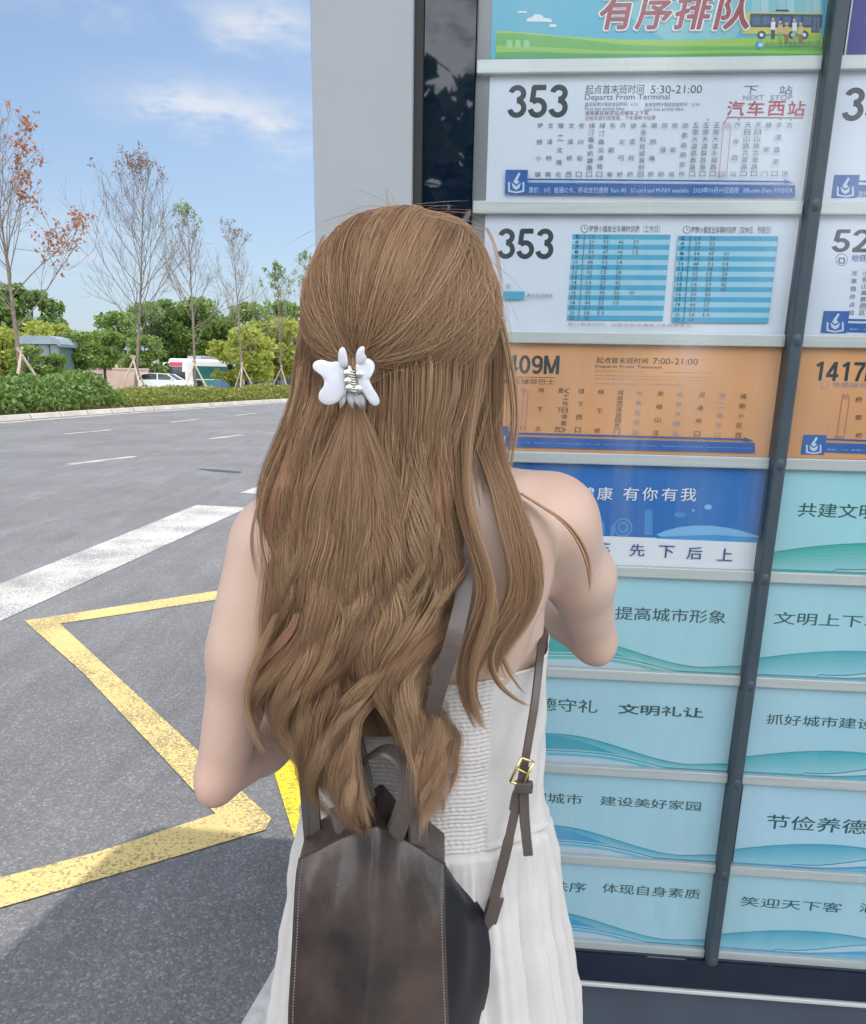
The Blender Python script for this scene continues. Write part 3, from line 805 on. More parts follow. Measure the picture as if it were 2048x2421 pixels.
NUM = {'3': [_arc(.29, .735, .195, .182, 168, -92), _arc(.29, .305, .218, .222, 92, -168)], '5': [[(.54, .915), (.13, .915)], [(.17, .95), (.12, .47)], _arc(.29, .31, .218, .228, 138, -168)],
       '2': [_arc(.3, .70, .21, .217, 172, -30) + [(.30, .28), (.11, .10)], [(.05, .083), (.55, .083)]], '4': [[(.40, .97), (.07, .30)], [(.0, .27), (.60, .27)], [(.42, 1), (.42, 0)]], '0': [_arc(.3, .5, .21, .417, 0, 360, 44)],
       '9': [_arc(.3, .67, .212, .247, 0, 360, 36), _arc(.275, .45, .237, .367, 35, -135)], '6': [_arc(.3, .33, .212, .247, 0, 360, 36), _arc(.325, .55, .237, .367, 215, 45)], '1': [[(.37, 1), (.37, 0)], [(.37, .93), (.13, .77)]],
       '7': [[(.03, .915), (.57, .915)], [(.53, .88), (.36, .5), (.25, 0)]], 'M': [[(.085, 0), (.085, 1)], [(.715, 0), (.715, 1)], [(.10, .99), (.40, .06)], [(.70, .99), (.40, .06)]]}
def big(p, cf, s, x0, y0, x1, y1, m=None, bold=.165):
    m = m or I_black
    tot = sum(.84 if c == 'M' else .64 for c in s) - .04
    a, b = pn(*cf(x0, y0)), pn(*cf(x1, y1))
    sxx, szz = (b[0] - a[0]) / tot, (a[1] - b[1]); x = 0
    for c in s:
        for st in NUM[c]:
            q = np.array(st, float); t_ = np.gradient(q, axis=0); t_ /= np.linalg.norm(t_, axis=1)[:, None]; n_ = np.stack([-t_[:, 1], t_[:, 0]], 1) * bold / 2
            p.k += 1; V = np.concatenate([q + n_, q - n_]); k = len(q)
            p.mb.add([B(a[0] + (x + v[0]) * sxx, b[1] + v[1] * szz, p.W0 + p.k * .00003) for v in V], [(i, k + i, k + i + 1, i + 1) for i in range(k - 1)], p.mi(m))
        x += .84 if c == 'M' else .64
big(p, c2, '353', 190, 375, 450, 518)
T(p, c2, '起点首末班时间', 530, 375, 785, 413, I_grey, bold=.004, res=2); T(p, c2, '5:30-21:00', 818, 377, 1040, 411, I_grey, bold=.004)
T(p, c2, 'Departs From Terminal', 527, 416, 897, 446, I_grey)
T(p, c2, '首班车预计到达本站时间：6:10', 527, 451, 757, 468, I_slate, res=1); T(p, c2, '末班车预计到达本站时间：21:30', 790, 452, 1030, 469, I_slate, res=1)
T(p, c2, 'First bus arrival time', 527, 471, 700, 487, I_slate, res=1); T(p, c2, 'Last bus arrival time', 790, 472, 960, 488, I_slate, res=1)
T(p, c2, '请乘客在规定站点候车上下车', 527, 489, 806, 507, I_grey, res=1); T(p, c2, '全程车票价按里程，下车请刷卡结算', 527, 511, 836, 529, I_pinkred, res=1)
T(p, c2, '下', 1228, 379, 1284, 416, I_slate, res=2); T(p, c2, '站', 1383, 378, 1437, 416, I_slate, res=2)
T(p, c2, 'NEXT', 1222, 420, 1312, 440, I_greyblue); T(p, c2, 'STOP', 1343, 420, 1437, 440, I_greyblue)
for s, x in zip('汽车西站', (1155, 1243, 1334, 1422)): T(p, c2, s, x, 446, x + 68, 511, I_red, bold=.014)
p.px(P2([(1150, 519), (1486, 521), (1486, 517), (1152, 515)]), I_pinkred); p.px(P2([(1131, 546), (1152, 519), (1156, 517), (1137, 546)]), I_pinkred)
stops_353(p)
logo(p, *c2(178, 751), *c2(271, 857))
fare_bar(p, 1245, 434, 461, 1877, 440, 467, FARE)
finish(o, p)
# ---- row 1, column two
o, u0, u1, z0, z1 = sheet(1, 1, M_paper, 'white route sheet right of the dark rail with a cut off big number', name='route_sheet', cat='route sheet')
p = Print(); big(p, c2, '356', 1672, 386, 1950, 532)
logo(p, *c2(1622, 770), *c2(1720, 872)); fare_bar(p, 2024, 437, 466, 2640, 452, 480, FARE)
for i, nme in enumerate(['城西银泰', '古墩路口', '文一西路', '教工路北口']): p.column(nme, 2064 + 26 * i, 300, 425, 13, 12, I_grey)
finish(o, p)
# ---- row 2: timetable, column one
o, u0, u1, z0, z1 = sheet(2, 0, M_paper, 'white timetable sheet with two tables of blue stripes', name='timetable_sheet', cat='timetable')
p = Print(); big(p, c3, '353', 145, 112, 387, 248)
for x, y, s, x1, yy in ((525, 114, '梦想小镇发出车辆时刻表（工作日）', 855, 131), (974, 118, '梦想小镇发出车辆时刻表（双休日、节假日）', 1342, 136)):
    disc(p, c3, x, y, 17, I_grey, 20); disc(p, c3, x, y, 14, M_paper, 20); p.px([c3(x - 1.5, y + 2), c3(x + 9, y + 2), c3(x + 9, y - 1), c3(x + 1.5, y - 1), c3(x + 1.5, y - 11), c3(x - 1.5, y - 11)], I_grey)
    T(p, c3, s, x + 21, y - 15, x1, yy, I_grey, bold=.01, res=1)
rnd = random.Random(5)
for (xt0, xt1, yt), (xb0, xb1, yb), cols in (((473, 903, 138), (447, 868, 517), (3, 17, 17, 14, 3)), ((935, 1374, 146), (906, 1330, 526), (3, 17, 17, 7, 0))):
    N = 17
    for r in range(N):
        f0, f1 = r / N, (r + 1) / N
        q = lambda f, s: (xt0 + (xb0 - xt0) * f + s * ((xt1 - xt0) + ((xb1 - xb0) - (xt1 - xt0)) * f), yt + (yb - yt) * f + s * 2)
        p.px([c3(*q(f1, 0)), c3(*q(f1, 1)), c3(*q(f0, 1)), c3(*q(f0, 0))], I_stripe if r % 2 == 0 else I_stripe2)
    for r in range(N):
        f = (r + .5) / N
        for ci, s in enumerate((.05, .20, .345, .50, .655)):
            if ci and ci > 1 and ((ci == 2 and r > 15) or (ci == 3 and (r < 1 or r > 13 or (xt0 > 900 and (r < 3 or r > 10)))) or (ci == 4 and (xt0 > 900 or not (1 <= r <= 3 or r == 11)))): continue
            x, y = q(f, s)
            T(p, c3, str(5 + r) if ci == 0 else '%02d' % ((ci * 13 + r * 7) % 60), x - (11 if ci else 9), y - 8.5, x + (11 if ci else 9), y + 8, I_black if ci == 0 else I_grey, bold=.02, res=1)
    p.px([c3(*q(1, .117)), c3(*q(1, .124)), c3(*q(0, .124)), c3(*q(0, .117))], I_grey)
T(p, c3, '预计发车时间，出现实际交通情况会有所变化。', 452, 527, 1003, 549, I_pinkred, bold=.008, res=1)
T(p, c3, '注：', 176, 358, 206, 376, I_grey, res=1)
p.px([c3(164, 423), c3(258, 424), c3(262, 391), c3(168, 390)], I_stripe); T(p, c3, '表示区间班车', 272, 399, 384, 419, I_grey, res=1)
finish(o, p)
o, u0, u1, z0, z1 = sheet(2, 1, M_paper, 'white route sheet with cut off big number and small round blue emblem', name='route_sheet', cat='route sheet')
p = Print(); big(p, c3, '527', 1622, 116, 1860, 218)
disc(p, c3, 1655, 250, 27, I_slate, 24); disc(p, c3, 1655, 250, 24, M_paper, 24)
p.px([c3(1638, 258), c3(1644, 268), c3(1666, 268), c3(1672, 258), c3(1668, 240), c3(1642, 240)], I_slate); p.px([c3(1646, 257), c3(1650, 262), c3(1660, 262), c3(1664, 257), c3(1660, 247), c3(1650, 247)], M_paper)
T(p, c3, '地铁接驳线路', 1700, 226, 1900, 260, I_blue, bold=.01, res=2)
for i, nme in enumerate(['龙章路终点站', '小和山高教园区', '石马社区', '公园北门口']): p.column(nme, 2023 - 3 + 26 * i, 640, 745, 12, 12, I_grey, xb=2015 - 3 + 26 * i)
logo(p, *c3(1576, 475), *c3(1675, 573)); fare_bar(p, 2001, 764, 785, 2600, 778, 800, FARE)
finish(o, p)
# ---- row 3: orange community routes
def stops_o(p):
    spec = [(335, '欣下北', I_brown), (421, '夏下西', I_brown), (446, '（工作日停靠）', I_brown), (511, '绿下西口', I_brown), (597, '绿下桥', I_brown), (684, '绿城西溪诚园东门', I_brown), (766, '地铁五常站', I_greyblue), (858, '崇福山庄', I_brown),
            (943, '地铁洪园站', I_greyblue), (1040, '河渚街口', I_brown), (1130, '常二路东口', I_greyblue), (1222, '福鼎小区西', I_brown)]
    for x, s, m in spec:
        f = (x - 335) / 887.0
        a, b = c3(x, 812 + 26 * f), c3(x - 14 - 8 * f, 1004 + 28 * f)
        p.column(s, a[0], a[1], b[1], 13, 12, m, xb=b[0], bold=.012)
    for x in (0, 20): p.px([c3(244 + x, 998), c3(246.5 + x, 998), c3(258.5 + x, 820), c3(256 + x, 820)], I_pinkred)
    T(p, c3, '站', 246, 810, 268, 830, I_pinkred, res=1); T(p, c3, '口', 242, 982, 262, 998, I_pinkred, res=1)
o, u0, u1, z0, z1 = sheet(3, 0, M_orange, 'orange route sheet beside the brown hair with blue fare strip', name='route_sheet', cat='route sheet')
p = Print(); big(p, c3, '409M', 184, 668, 412, 754)
p.px([c3(190, 766), c3(395, 769), c3(395, 767), c3(190, 764)], I_brown)
T(p, c3, '社区接驳巴士', 172, 771, 392, 799, I_brown, res=2)
T(p, c3, '起点首末班时间', 578, 678, 803, 708, I_brown, bold=.006, res=2); T(p, c3, '7:00-21:00', 826, 682, 1022, 712, I_brown, bold=.004)
T(p, c3, 'Departs From Terminal', 572, 711, 862, 732, I_brown, res=2)
for y, s in ((737, '首班时间 07:00          末班时间 21:00'), (757, '首班 途经时间 07:10 07:40 08:10 08:40 09:10 09:40 10:10'), (771, '末班 途经时间 17:10 17:40 18:10 18:40 19:10 19:40 20:10'), (790, '本线路遇高峰时段间隔约为十五分钟左右敬请留意')):
    T(p, c3, s, 568, y, 1095 if y < 785 else 960, y + 13, I_brown if y < 785 else I_greyblue, res=1)
stops_o(p)
logo(p, *c3(98, 980), *c3(188, 1066))
fare_bar(p, *(c3(190, 1026)[0], c3(190, 1026)[1], c3(190, 1072)[1], c3(1272, 1055)[0], c3(1272, 1055)[1], c3(1272, 1100)[1]), FARE.replace('3', '1', 1).replace('¥3', '¥1'))
finish(o, p)
o, u0, u1, z0, z1 = sheet(3, 1, M_orange, 'orange route sheet right of the dark rail with four digit number', name='route_sheet', cat='route sheet')
p = Print(); big(p, c3, '1417M', 1538, 697, 1826, 786)
disc(p, c3, 1580, 800, 17, I_greyblue, 20); disc(p, c3, 1580, 800, 14, M_orange, 20)
T(p, c3, '地铁接驳线路', 1616, 787, 1850, 814, I_greyblue, bold=.01, res=2)
for x in (0, 32): p.px([c3(1632 + x, 1030), c3(1635 + x, 1030), c3(1659 + x, 860), c3(1656 + x, 860)], I_pinkred)
T(p, c3, '站', 1656, 838, 1688, 862, I_pinkred, res=1); T(p, c3, '园', 1628, 1025, 1660, 1046, I_pinkred, res=1)
for i, nme in enumerate(['杨家桥', '联胜路口', '荆长路南']): p.column(nme, 2030 + 40 * i, 938, 1036, 14, 13, I_brown)
logo(p, *c3(1487, 1019), *c3(1576, 1107)); fare_bar(p, 1948, 1046, 1069, 2560, 1068, 1092, FARE.replace('3', '1', 1))
finish(o, p)
# ---- row 4: blue health sheet
o, u0, u1, z0, z1 = sheet(4, 0, M_bluesheet, 'deep blue sheet with white characters and pale city drawing', name='courtesy_sheet', cat='courtesy sheet')
p = Print()
Pb = [ink('pale skyline', (.05, .27, .60)), ink('bright arc', (.20, .48, .78)), ink('soft blue arc', (.04, .30, .66))]
zb = z0 + (z1 - z0) * .29
P4 = lambda pts: [c4(*q) for q in pts]
p.lay([(u0, z0), (u1, z0), (u1, zb), (u0, zb)], I_white)
arc = [(840, 398), (880, 380), (940, 365), (1000, 358), (1080, 358), (1160, 368), (1230, 385), (1302, 408)]
p.px(P4([(840, 415)] + [(1301, 434)] + [(x, y + 16) for x, y in arc[::-1]]), Pb[2])
p.px(P4([(860, 406), (1100, 398), (1302, 412)] + arc[::-1]), Pb[1])
for x, w, t_, b_ in ((600, 14, 345, 402), (790, 34, 290, 400), (640, 16, 360, 404), (560, 20, 352, 400), (500, 26, 335, 398), (470, 16, 350, 396)):
    p.px(P4([(x - 2, b_), (x + w, b_), (x + w, t_ + 4), (x + w * .5, t_ - 6), (x, t_ + 4)]), Pb[0])
for r_, m_ in ((42, Pb[0]), (34, M_bluesheet), (24, Pb[0]), (16, M_bluesheet)): disc(p, c4, 694, 366, r_, m_, 26)
disc(p, c4, 1068, 276, 17, Pb[1], 18, .7); disc(p, c4, 1003, 291, 6, Pb[1], 10); disc(p, c4, 945, 310, 28, Pb[0], 18, .4)
for i in range(26): disc(p, c4, 240 + (i * 67) % 1060, 150 + (i * 29) % 60, 3.2, Pb[0], 8)
T(p, c4, '公益广告', 205, 112, 292, 128, Pb[1], res=1)
for s, x in zip('文明健康有你有我', (332, 415, 503, 583, 697, 780, 866, 950)): T(p, c4, s, x, 186 + (x - 500) * .012, x + 63, 246 + (x - 500) * .012, I_white, bold=.012)
for s, x in zip('先下后上', (725, 853, 977, 1110)): T(p, c4, s, x, 437 + (x - 725) * .052, x + 62, 494 + (x - 725) * .052, I_navy, bold=.016)
for s, x in zip('排队候车', (215, 335, 455, 575)): T(p, c4, s, x, 420 + (x - 455) * .04, x + 60, 478 + (x - 455) * .04, I_navy, bold=.016)
finish(o, p)
# ---- teal courtesy sheets
def teal(k, col, mi, wave, wm, label, lines, left=None):
    o, u0, u1, z0, z1 = sheet(k, col, M_teal[mi], label, left=left, name='courtesy_sheet', cat='courtesy sheet')
    p = Print()
    p.lay([(u0, z0), (u1, z0), (u1, z0 + .018), (u0, z0 + .018)], PALE_FOOT)
    p.wave(u0, u1, z0, z1 - z0, wave, wm)
    for cf, s, x0, y0, x1, y1, bd in lines:
        a, b = cf(x0, y0), cf(x1, y1)
        p.text(s, a[0], a[1], b[0], b[1], I_green, bold=max(bd * 1.6, .016))
    finish(o, p)
teal(4, 1, 0, 'rise', W_g, 'mint teal sheet right of the deep blue sheet', [(c4, '共建文明城市', 1468, 256, 1990, 336, .008)])
teal(5, 0, 1, 'fall', W_g, 'pale teal sheet beside the bent right elbow', [(c4, '美化人居环境', 40, 690, 520, 775, .004), (c4, '提高城市形象', 662, 712, 1143, 792, .004)])
teal(5, 1, 1, 'rise', W_f, 'pale teal sheet right of the rail and below the mint sheet', [(c4, '文明上下车', 1362, 736, 1842, 812, .006)])
teal(6, 0, 2, 'fall', W_f, 'pale teal sheet below the elbow with bold characters at its right half', [(c4, '厚德守礼', 228, 1108, 580, 1184, .004), (c4, '文明礼让', 675, 1140, 1046, 1205, .026)])
teal(6, 1, 2, 'rise', W_f, 'teal sheet right of the rail in the third row from the bottom', [(c5, '抓好城市建设', 1276, 76, 1800, 156, .005)])
teal(7, 0, 2, 'fall', W_b, 'teal sheet behind the hanging strap end of the backpack', [(c5, '创文明城市', -70, 448, 368, 526, .004), (c5, '建设美好家园', 458, 480, 948, 556, .006)])
teal(7, 1, 3, 'rise', W_b, 'pale blue sheet slid slightly right leaving a dark gap at the rail', [(c5, '节俭养德', 1278, 570, 1758, 672, .006)], left=UC2 + .013)
teal(8, 0, 2, 'fall', W_b, 'lowest teal sheet beside the white skirt', [(c5, '维护秩序', 40, 884, 384, 958, .004), (c5, '体现自身素质', 468, 908, 944, 990, .005)])
teal(8, 1, 2, 'rise', W_b, 'lowest teal sheet right of the dark rail', [(c5, '笑迎天下客', 1148, 974, 1640, 1056, .005), (c5, '满意在杭州', 1734, 1005, 2226, 1087, .005)])
# the loose sheet leaves a dark gap beside the rail
# ================================================================== trees, hedges, car park beyond the road
GZ = -.15
M_bark = mat('grey brown bark', (.22, .18, .15), .9, .1, var=.25, vscale=9, bump=.4, bscale=40)
M_bark2 = mat('dark bark', (.10, .085, .07), .9, .1, var=.25, vscale=6, bump=.3, bscale=30)
M_stake = mat('pale wooden stake', (.52, .42, .34), .8, .2, var=.15, vscale=6)
L_orange = leaf_mat('orange leaves', (.46, .19, .10), (.30, .13, .08), .35)
L_rust = leaf_mat('dull russet leaves', (.26, .15, .12), (.19, .13, .11), .3)
L_sprout = leaf_mat('young green leaves', (.24, .30, .09), (.15, .22, .07), .4)
L_green = [leaf_mat('dark green leaves', (.22, .33, .095), (.12, .20, .055), .45), leaf_mat('mid green leaves', (.24, .35, .075), (.12, .21, .045), .42), leaf_mat('yellow green leaves', (.46, .48, .09), (.26, .33, .06), .45)]
L_shrub = leaf_mat('shrub leaves', (.22, .33, .08), (.10, .18, .04), .38)
L_olive = leaf_mat('olive hedge leaves', (.30, .31, .06), (.15, .19, .04), .3)
def leaf_cloud(mb, pts, size, rng, m=0, sq=.62):
    """one four-sided leaf per point, random pose"""
    n = len(pts)
    if n == 0: return
    a = rng.normal(size=(n, 3)); a /= np.linalg.norm(a, axis=1)[:, None]
    b = rng.normal(size=(n, 3)); b -= a * (a * b).sum(1)[:, None]; b /= np.linalg.norm(b, axis=1)[:, None]
    s = size * rng.uniform(.6, 1.35, n)[:, None]
    a = a * s * .5; b = b * s * .5 * sq
    V = np.stack([pts - a, pts + b - a * .1, pts + a, pts - b - a * .1], 1).reshape(-1, 3)
    k = mb.n
    mb.v.append(V); mb.n += len(V)
    mb.f += [[k + 4 * i, k + 4 * i + 1, k + 4 * i + 2, k + 4 * i + 3] for i in range(n)]; mb.m += [m] * n
def bare_tree(seed, H, spread, leafm, leafn, lsize, name, label, loc, first=.26, top_bias=0.0, dens=1.0, tilt=(0, 0)):
    rng = np.random.default_rng(seed)
    wood, twig = MB(), MB()
    tips = []
    lean = np.array(tilt) / H
    trunk = np.array([(lean[0] * z * H + .04 * math.sin(z * 5 + seed), lean[1] * z * H, z * H) for z in np.linspace(0, 1, 16)])
    rad = np.interp(np.linspace(0, 1, 16), [0, .04, .3, .7, 1], [.14, .105, .078, .034, .007])
    wood.tube(trunk, rad, 8)
    def branch(p, d, L, r, lev):
        n = 6
        pts = [p]; dd = d / np.linalg.norm(d)
        for i in range(n):
            dd = dd + rng.normal(size=3) * .10 + np.array([0, 0, .085])
            dd /= np.linalg.norm(dd); pts.append(pts[-1] + dd * L / n)
        pts = np.array(pts)
        (wood if lev == 0 else twig).tube(pts, np.linspace(r, max(.006, r * .35), n + 1), 5 if lev == 0 else 3, cap=False)
        if lev >= 2:
            tips.extend(pts[2:]); return
        kids = int((6 if lev == 0 else 4) * dens + rng.random())
        for k in range(kids):
            f = rng.uniform(.3, 1.0); q = pts[min(n, int(f * n))]
            t = pts[min(n, int(f * n) + 1)] - pts[min(n - 1, int(f * n))]
            t = t / (np.linalg.norm(t) + 1e-9)
            nd = t + rng.normal(size=3) * .55; nd[2] += .12
            branch(q, nd, L * rng.uniform(.34, .6) * (1.1 - .3 * f), max(.006, r * .5 * (1.2 - .5 * f)), lev + 1)
    nb = int(26 * dens)
    for i in range(nb):
        f = first + (1 - first) * ((i + rng.random()) / nb) ** .9 * .96
        p = np.array([np.interp(f, np.linspace(0, 1, 16), trunk[:, a]) for a in range(3)])
        az = i * 2.4 + rng.normal() * .5
        up = .55 + 1.1 * f
        d = np.array([math.cos(az), math.sin(az), up])
        L = spread * H * (.34 * (1 - f) ** .7 + .07) * rng.uniform(.7, 1.25)
        branch(p, d, L, .030 * (1.15 - f) + .005, 0)
    tips = np.array(tips)
    root = empty(name, loc, label, 'tree', 'bare young trees along the far verge')
    tr = wood.build('trunk', M_bark, root, smooth=True)
    pr = np.clip((tips[:, 2] / H - .30 + top_bias), 0.02, 1) ** .6
    if leafm is L_orange: pr = pr ** .5 * np.clip(.42 + .5 * tips[:, 0], .12, 1)
    cl_ = rng.random(len(tips)) * pr
    pick = tips[np.argsort(-cl_)[:max(1, leafn // 6)]]
    pts = np.repeat(pick, 6, 0) + rng.normal(size=(len(pick) * 6, 3)) * .10
    if leafn > 0: leaf_cloud(twig, pts, lsize, rng, 1)
    twig.build('crown', [M_bark, leafm], root)
    return root
def stake_set(loc, rz, label, s=1.0):
    r = empty('tree_stake', loc, label, 'tree stake', 'wooden stakes propping the bare trees')
    for k in range(3):
        a = rz + k * 2.094
        mb = MB(); mb.tube([(math.cos(a) * 1.05 * s, math.sin(a) * 1.05 * s, 0), (-math.cos(a) * .12, -math.sin(a) * .12, 2.25 * s)], .05, 7)
        mb.build('pole', M_stake, r)
    return r
TY = [31.5, 44, 55, 66, 80, 98]
TX = [46, 272, 395, 492, 572, 626]
TL = [-.25, 1.35, .25, -.1, .05, .1]
TT = [150, 300, 395, 437, 520, 505]
spec = [(L_orange, 760, .15, 'tall bare tree with orange leaves near its top', 1.3, .2, 1.0), (L_rust, 420, .13, 'bare purple grey tree with long arching lower branches', 1.35, .0, 1.15),
        (L_sprout, 420, .15, 'thin tree with greenish buds between two bare trees', 1.0, .1, 1.0), (L_rust, 300, .13, 'slim bare tree with dense reddish twigs beside the greenish one', 1.0, .0, 1.0),
        (L_sprout, 900, .2, 'small distant tree in light green leaf left of the hair', 1.0, .25, .9), (L_sprout, 700, .2, 'farthest young tree half behind the head of hair', .9, .2, .8)]
for i in range(6):
    r = ray(TX[i], 755); x = r[0] / r[1] * TY[i]
    top = Yd(TX[i], TT[i], TY[i])[2]
    lm, ln, ls, lab, sp_, tb, de = spec[i]
    bare_tree(11 + i * 7, (top - .12) * (.84 if i == 0 else .90), sp_, lm, ln, ls, 'bare_tree', lab, (x, TY[i], .12), first=.27 if i else .30, top_bias=tb, dens=de, tilt=(TL[i], 0))
    stake_set((x + .1, TY[i] - .15, .12), .5 + i * .7, ['crossed wooden stakes at the foot of the orange leaved tree', 'wooden stakes around the trunk of the purple grey tree', 'wooden stakes in front of the red and white bus',
              'wooden stakes at the tail of the bus', 'wooden stakes around the distant light green tree', 'wooden stakes at the farthest tree'][i])

def hedge(name, label, line, depth, h, leafm, n, size, seed, lump=.25):
    rng = np.random.default_rng(seed)
    line = np.array(line, float)
    seg = np.linalg.norm(np.diff(line, axis=0), axis=1); cum = np.concatenate([[0], np.cumsum(seg)])
    s = rng.random(n) * cum[-1]; u = rng.random(n)
    P = np.stack([np.interp(s, cum, line[:, 0]), np.interp(s, cum, line[:, 1])], 1)
    T_ = np.stack([np.interp(s, cum, np.gradient(line[:, 0], cum)), np.interp(s, cum, np.gradient(line[:, 1], cum))], 1); T_ /= np.linalg.norm(T_, axis=1)[:, None]
    N_ = np.stack([-T_[:, 1], T_[:, 0]], 1)
    hh = h * (1 + lump * (np.sin(s * 1.7 + seed) * .4 + np.sin(s * .63 + 2 * seed) * .5 + np.sin(s * 4.1) * .25))
    hh *= np.clip(np.minimum(s, cum[-1] - s) / .8, .25, 1) ** .5
    prof = np.sin(np.clip(u, .02, .98) * math.pi) ** .35
    w = rng.random(n) ** .45
    z = .12 + hh * prof * w + rng.normal(size=n) * .03
    xy = P + N_ * (u * depth)[:, None] + rng.normal(size=(n, 2)) * .05
    mb = MB(); leaf_cloud(mb, np.column_stack([xy, np.maximum(z, .13)]), size, rng)
    o = mb.build(name, leafm, origin=(line[0][0], line[0][1], .12))
    tag(o, label, 'hedge', 'clipped hedges on the far verge')
    return o
lf = off(far_ext, .55)
def sub(y0, y1, d=.55, n=24):
    a = off(far_ext, d); yy = np.linspace(y0, y1, n)
    return np.stack([np.interp(yy, a[:, 1], a[:, 0]), yy], 1)
hedge('hedge', 'tall dense green shrub hedge at the near end of the verge', sub(14, 33.5), 2.6, 1.28, L_shrub, 26000, .17, 1, .16)
hedge('hedge', 'low olive green hedge between the tall hedge and the purple grey tree', sub(33.6, 47), 3.2, .72, L_olive, 13000, .15, 2, .14)
hedge('hedge', 'low yellow green hedge in front of the bus', sub(47.2, 66), 3.4, .72, L_olive, 11000, .18, 3, .2)
hedge('hedge', 'farthest low green hedge reaching the head of hair', sub(66.2, 110), 3.6, .75, L_shrub, 9000, .22, 4, .2)

# leafy trees behind: four prototypes, copied
def leafy(seed, H, Wd, leafm, n, size, trunk_h):
    rng = np.random.default_rng(seed)
    root = bpy.data.objects.new('leafy_tree', None); COL.objects.link(root)
    mb = MB()
    mb.tube([(0, 0, 0), (.05 * H * .3, 0, trunk_h * .6), (0, .02 * H, trunk_h), (0, 0, H * .72)], [.028 * H, .022 * H, .018 * H, .005 * H], 7)
    cc, rr = [], []
    for i in range(17):
        f = rng.random()
        z = trunk_h * .85 + (H - trunk_h * .85) * f
        wr = Wd * (.30 + .70 * math.sin(math.pi * min(1, .18 + .72 * (1 - f)))) * .72
        a = rng.random() * 6.283; q = rng.random() ** .5
        c = np.array([math.cos(a) * wr * q, math.sin(a) * wr * q, z * .95]); cc.append(c); rr.append(Wd * rng.uniform(.22, .40))
        mb.tube([(0, 0, min(z * .7, trunk_h * 1.2)), c * .6 + np.array([0, 0, z * .38]), c], [.010 * H, .007 * H, .003 * H], 5, cap=False)
    mb.build('trunk', M_bark2, root, smooth=True)
    pts = []
    for c, r in zip(cc, rr):
        k = int(n / 17); d = rng.normal(size=(k, 3)); d /= np.linalg.norm(d, axis=1)[:, None]
        rad_ = r * rng.random(k)[:, None] ** .33 * (1 + .25 * np.sin(d[:, :1] * 5 + c[0]) * np.sin(d[:, 1:2] * 6 + c[1]))
        pts.append(c + d * rad_ * np.array([1, 1, .8]))
    mb = MB(); leaf_cloud(mb, np.concatenate(pts), size, rng)
    mb.build('crown', leafm, root)
    return root
protos = [leafy(1, 9, 3.6, L_green[0], 5200, .42, 2.2), leafy(2, 8, 3.4, L_green[1], 5200, .40, 1.8), leafy(3, 5, 2.3, L_green[2], 3600, .28, 1.5), leafy(4, 5.5, 2.0, L_green[1], 3600, .26, 1.8), leafy(5, 9, 4.2, L_green[0], 5200, .46, 2.0)]
used = set()
def plant(k, dx, Yv, H, label, rz=0.0, wide=1.0, base=GZ):
    p = protos[k]
    bh = (9, 8, 5, 5.5, 9)[k]
    if k in used:
        r = p.copy(); COL.objects.link(r)
        for c in list(p.children):
            q = c.copy(); COL.objects.link(q); q.parent = r
    else: r = p; used.add(k)
    rr = ray(dx, 755); s = H / bh
    r.location = (rr[0] / rr[1] * Yv, Yv, base); r.rotation_euler = (0, 0, rz); r.scale = (s * wide, s * wide, s)
    tag(r, label, 'tree', 'leafy trees behind the car park')
# (prototype, view x, distance, height, label)
for a in ((4, -20, 70, 9.3, 'broad dark green tree at the edge behind the orange leaved tree', .3, 1.15), (0, 70, 74, 8.4, 'dark green tree above the blue roofed kiosk', 1.2, 1.1), (0, 112, 84, 6.6, 'shorter dark green tree sloping down to the gap of sky', 2.2, 1.0),
          (2, 118, 66, 5.4, 'yellow green tree right of the kiosk', .4, 1.25), (2, 5, 60, 4.6, 'yellow green bush like tree under the orange leaved tree', 2.0, 1.2), (3, 165, 58, 4.3, 'small green tree in front of the pink wall', .9, 1.2), (3, 215, 62, 4.6, 'small green tree between the gable roofs', 2.9, 1.15),
          (2, 190, 75, 5.0, 'pale green tree low in the gap of sky', 1.5, 1.2), (1, 255, 88, 7.6, 'mid green tree behind the purple grey tree', .2, 1.1), (0, 315, 92, 9.4, 'dark green tree behind the white car', 1.9, 1.05), (4, 360, 98, 10.2, 'tall dark green tree behind the bus front', 3.0, 1.05),
          (1, 405, 96, 9.8, 'mid green tree rising over the bus roof', .7, 1.0), (4, 450, 100, 9.2, 'round dark tree over the middle of the bus', 2.5, .95), (1, 500, 96, 9.4, 'mid green tree behind the slim bare tree', 1.0, 1.05), (2, 470, 78, 4.8, 'yellow green tree just behind the bus roof line', 2.1, 1.15),
          (2, 520, 74, 5.8, 'bright yellow green tree right of the bus', .6, 1.25), (2, 560, 84, 7.0, 'yellow green tree under the distant light green tree', 1.7, 1.2), (1, 560, 110, 11.0, 'tall green tree behind the yellow green ones', 2.7, 1.0), (2, 612, 88, 7.4, 'yellow green tree touching the head of hair', .1, 1.2),
          (1, 640, 112, 11.0, 'green tree behind the head of hair', 1.1, 1.1), (1, 300, 70, 4.6, 'green shrub like tree beside the white car', .5, 1.2), (3, 66, 51, 3.1, 'small green tree before the left half of the kiosk', 1.1, 1.25), (3, 112, 52, 2.7, 'small green tree before the right half of the kiosk', 2.4, 1.2)):
    plant(*a)
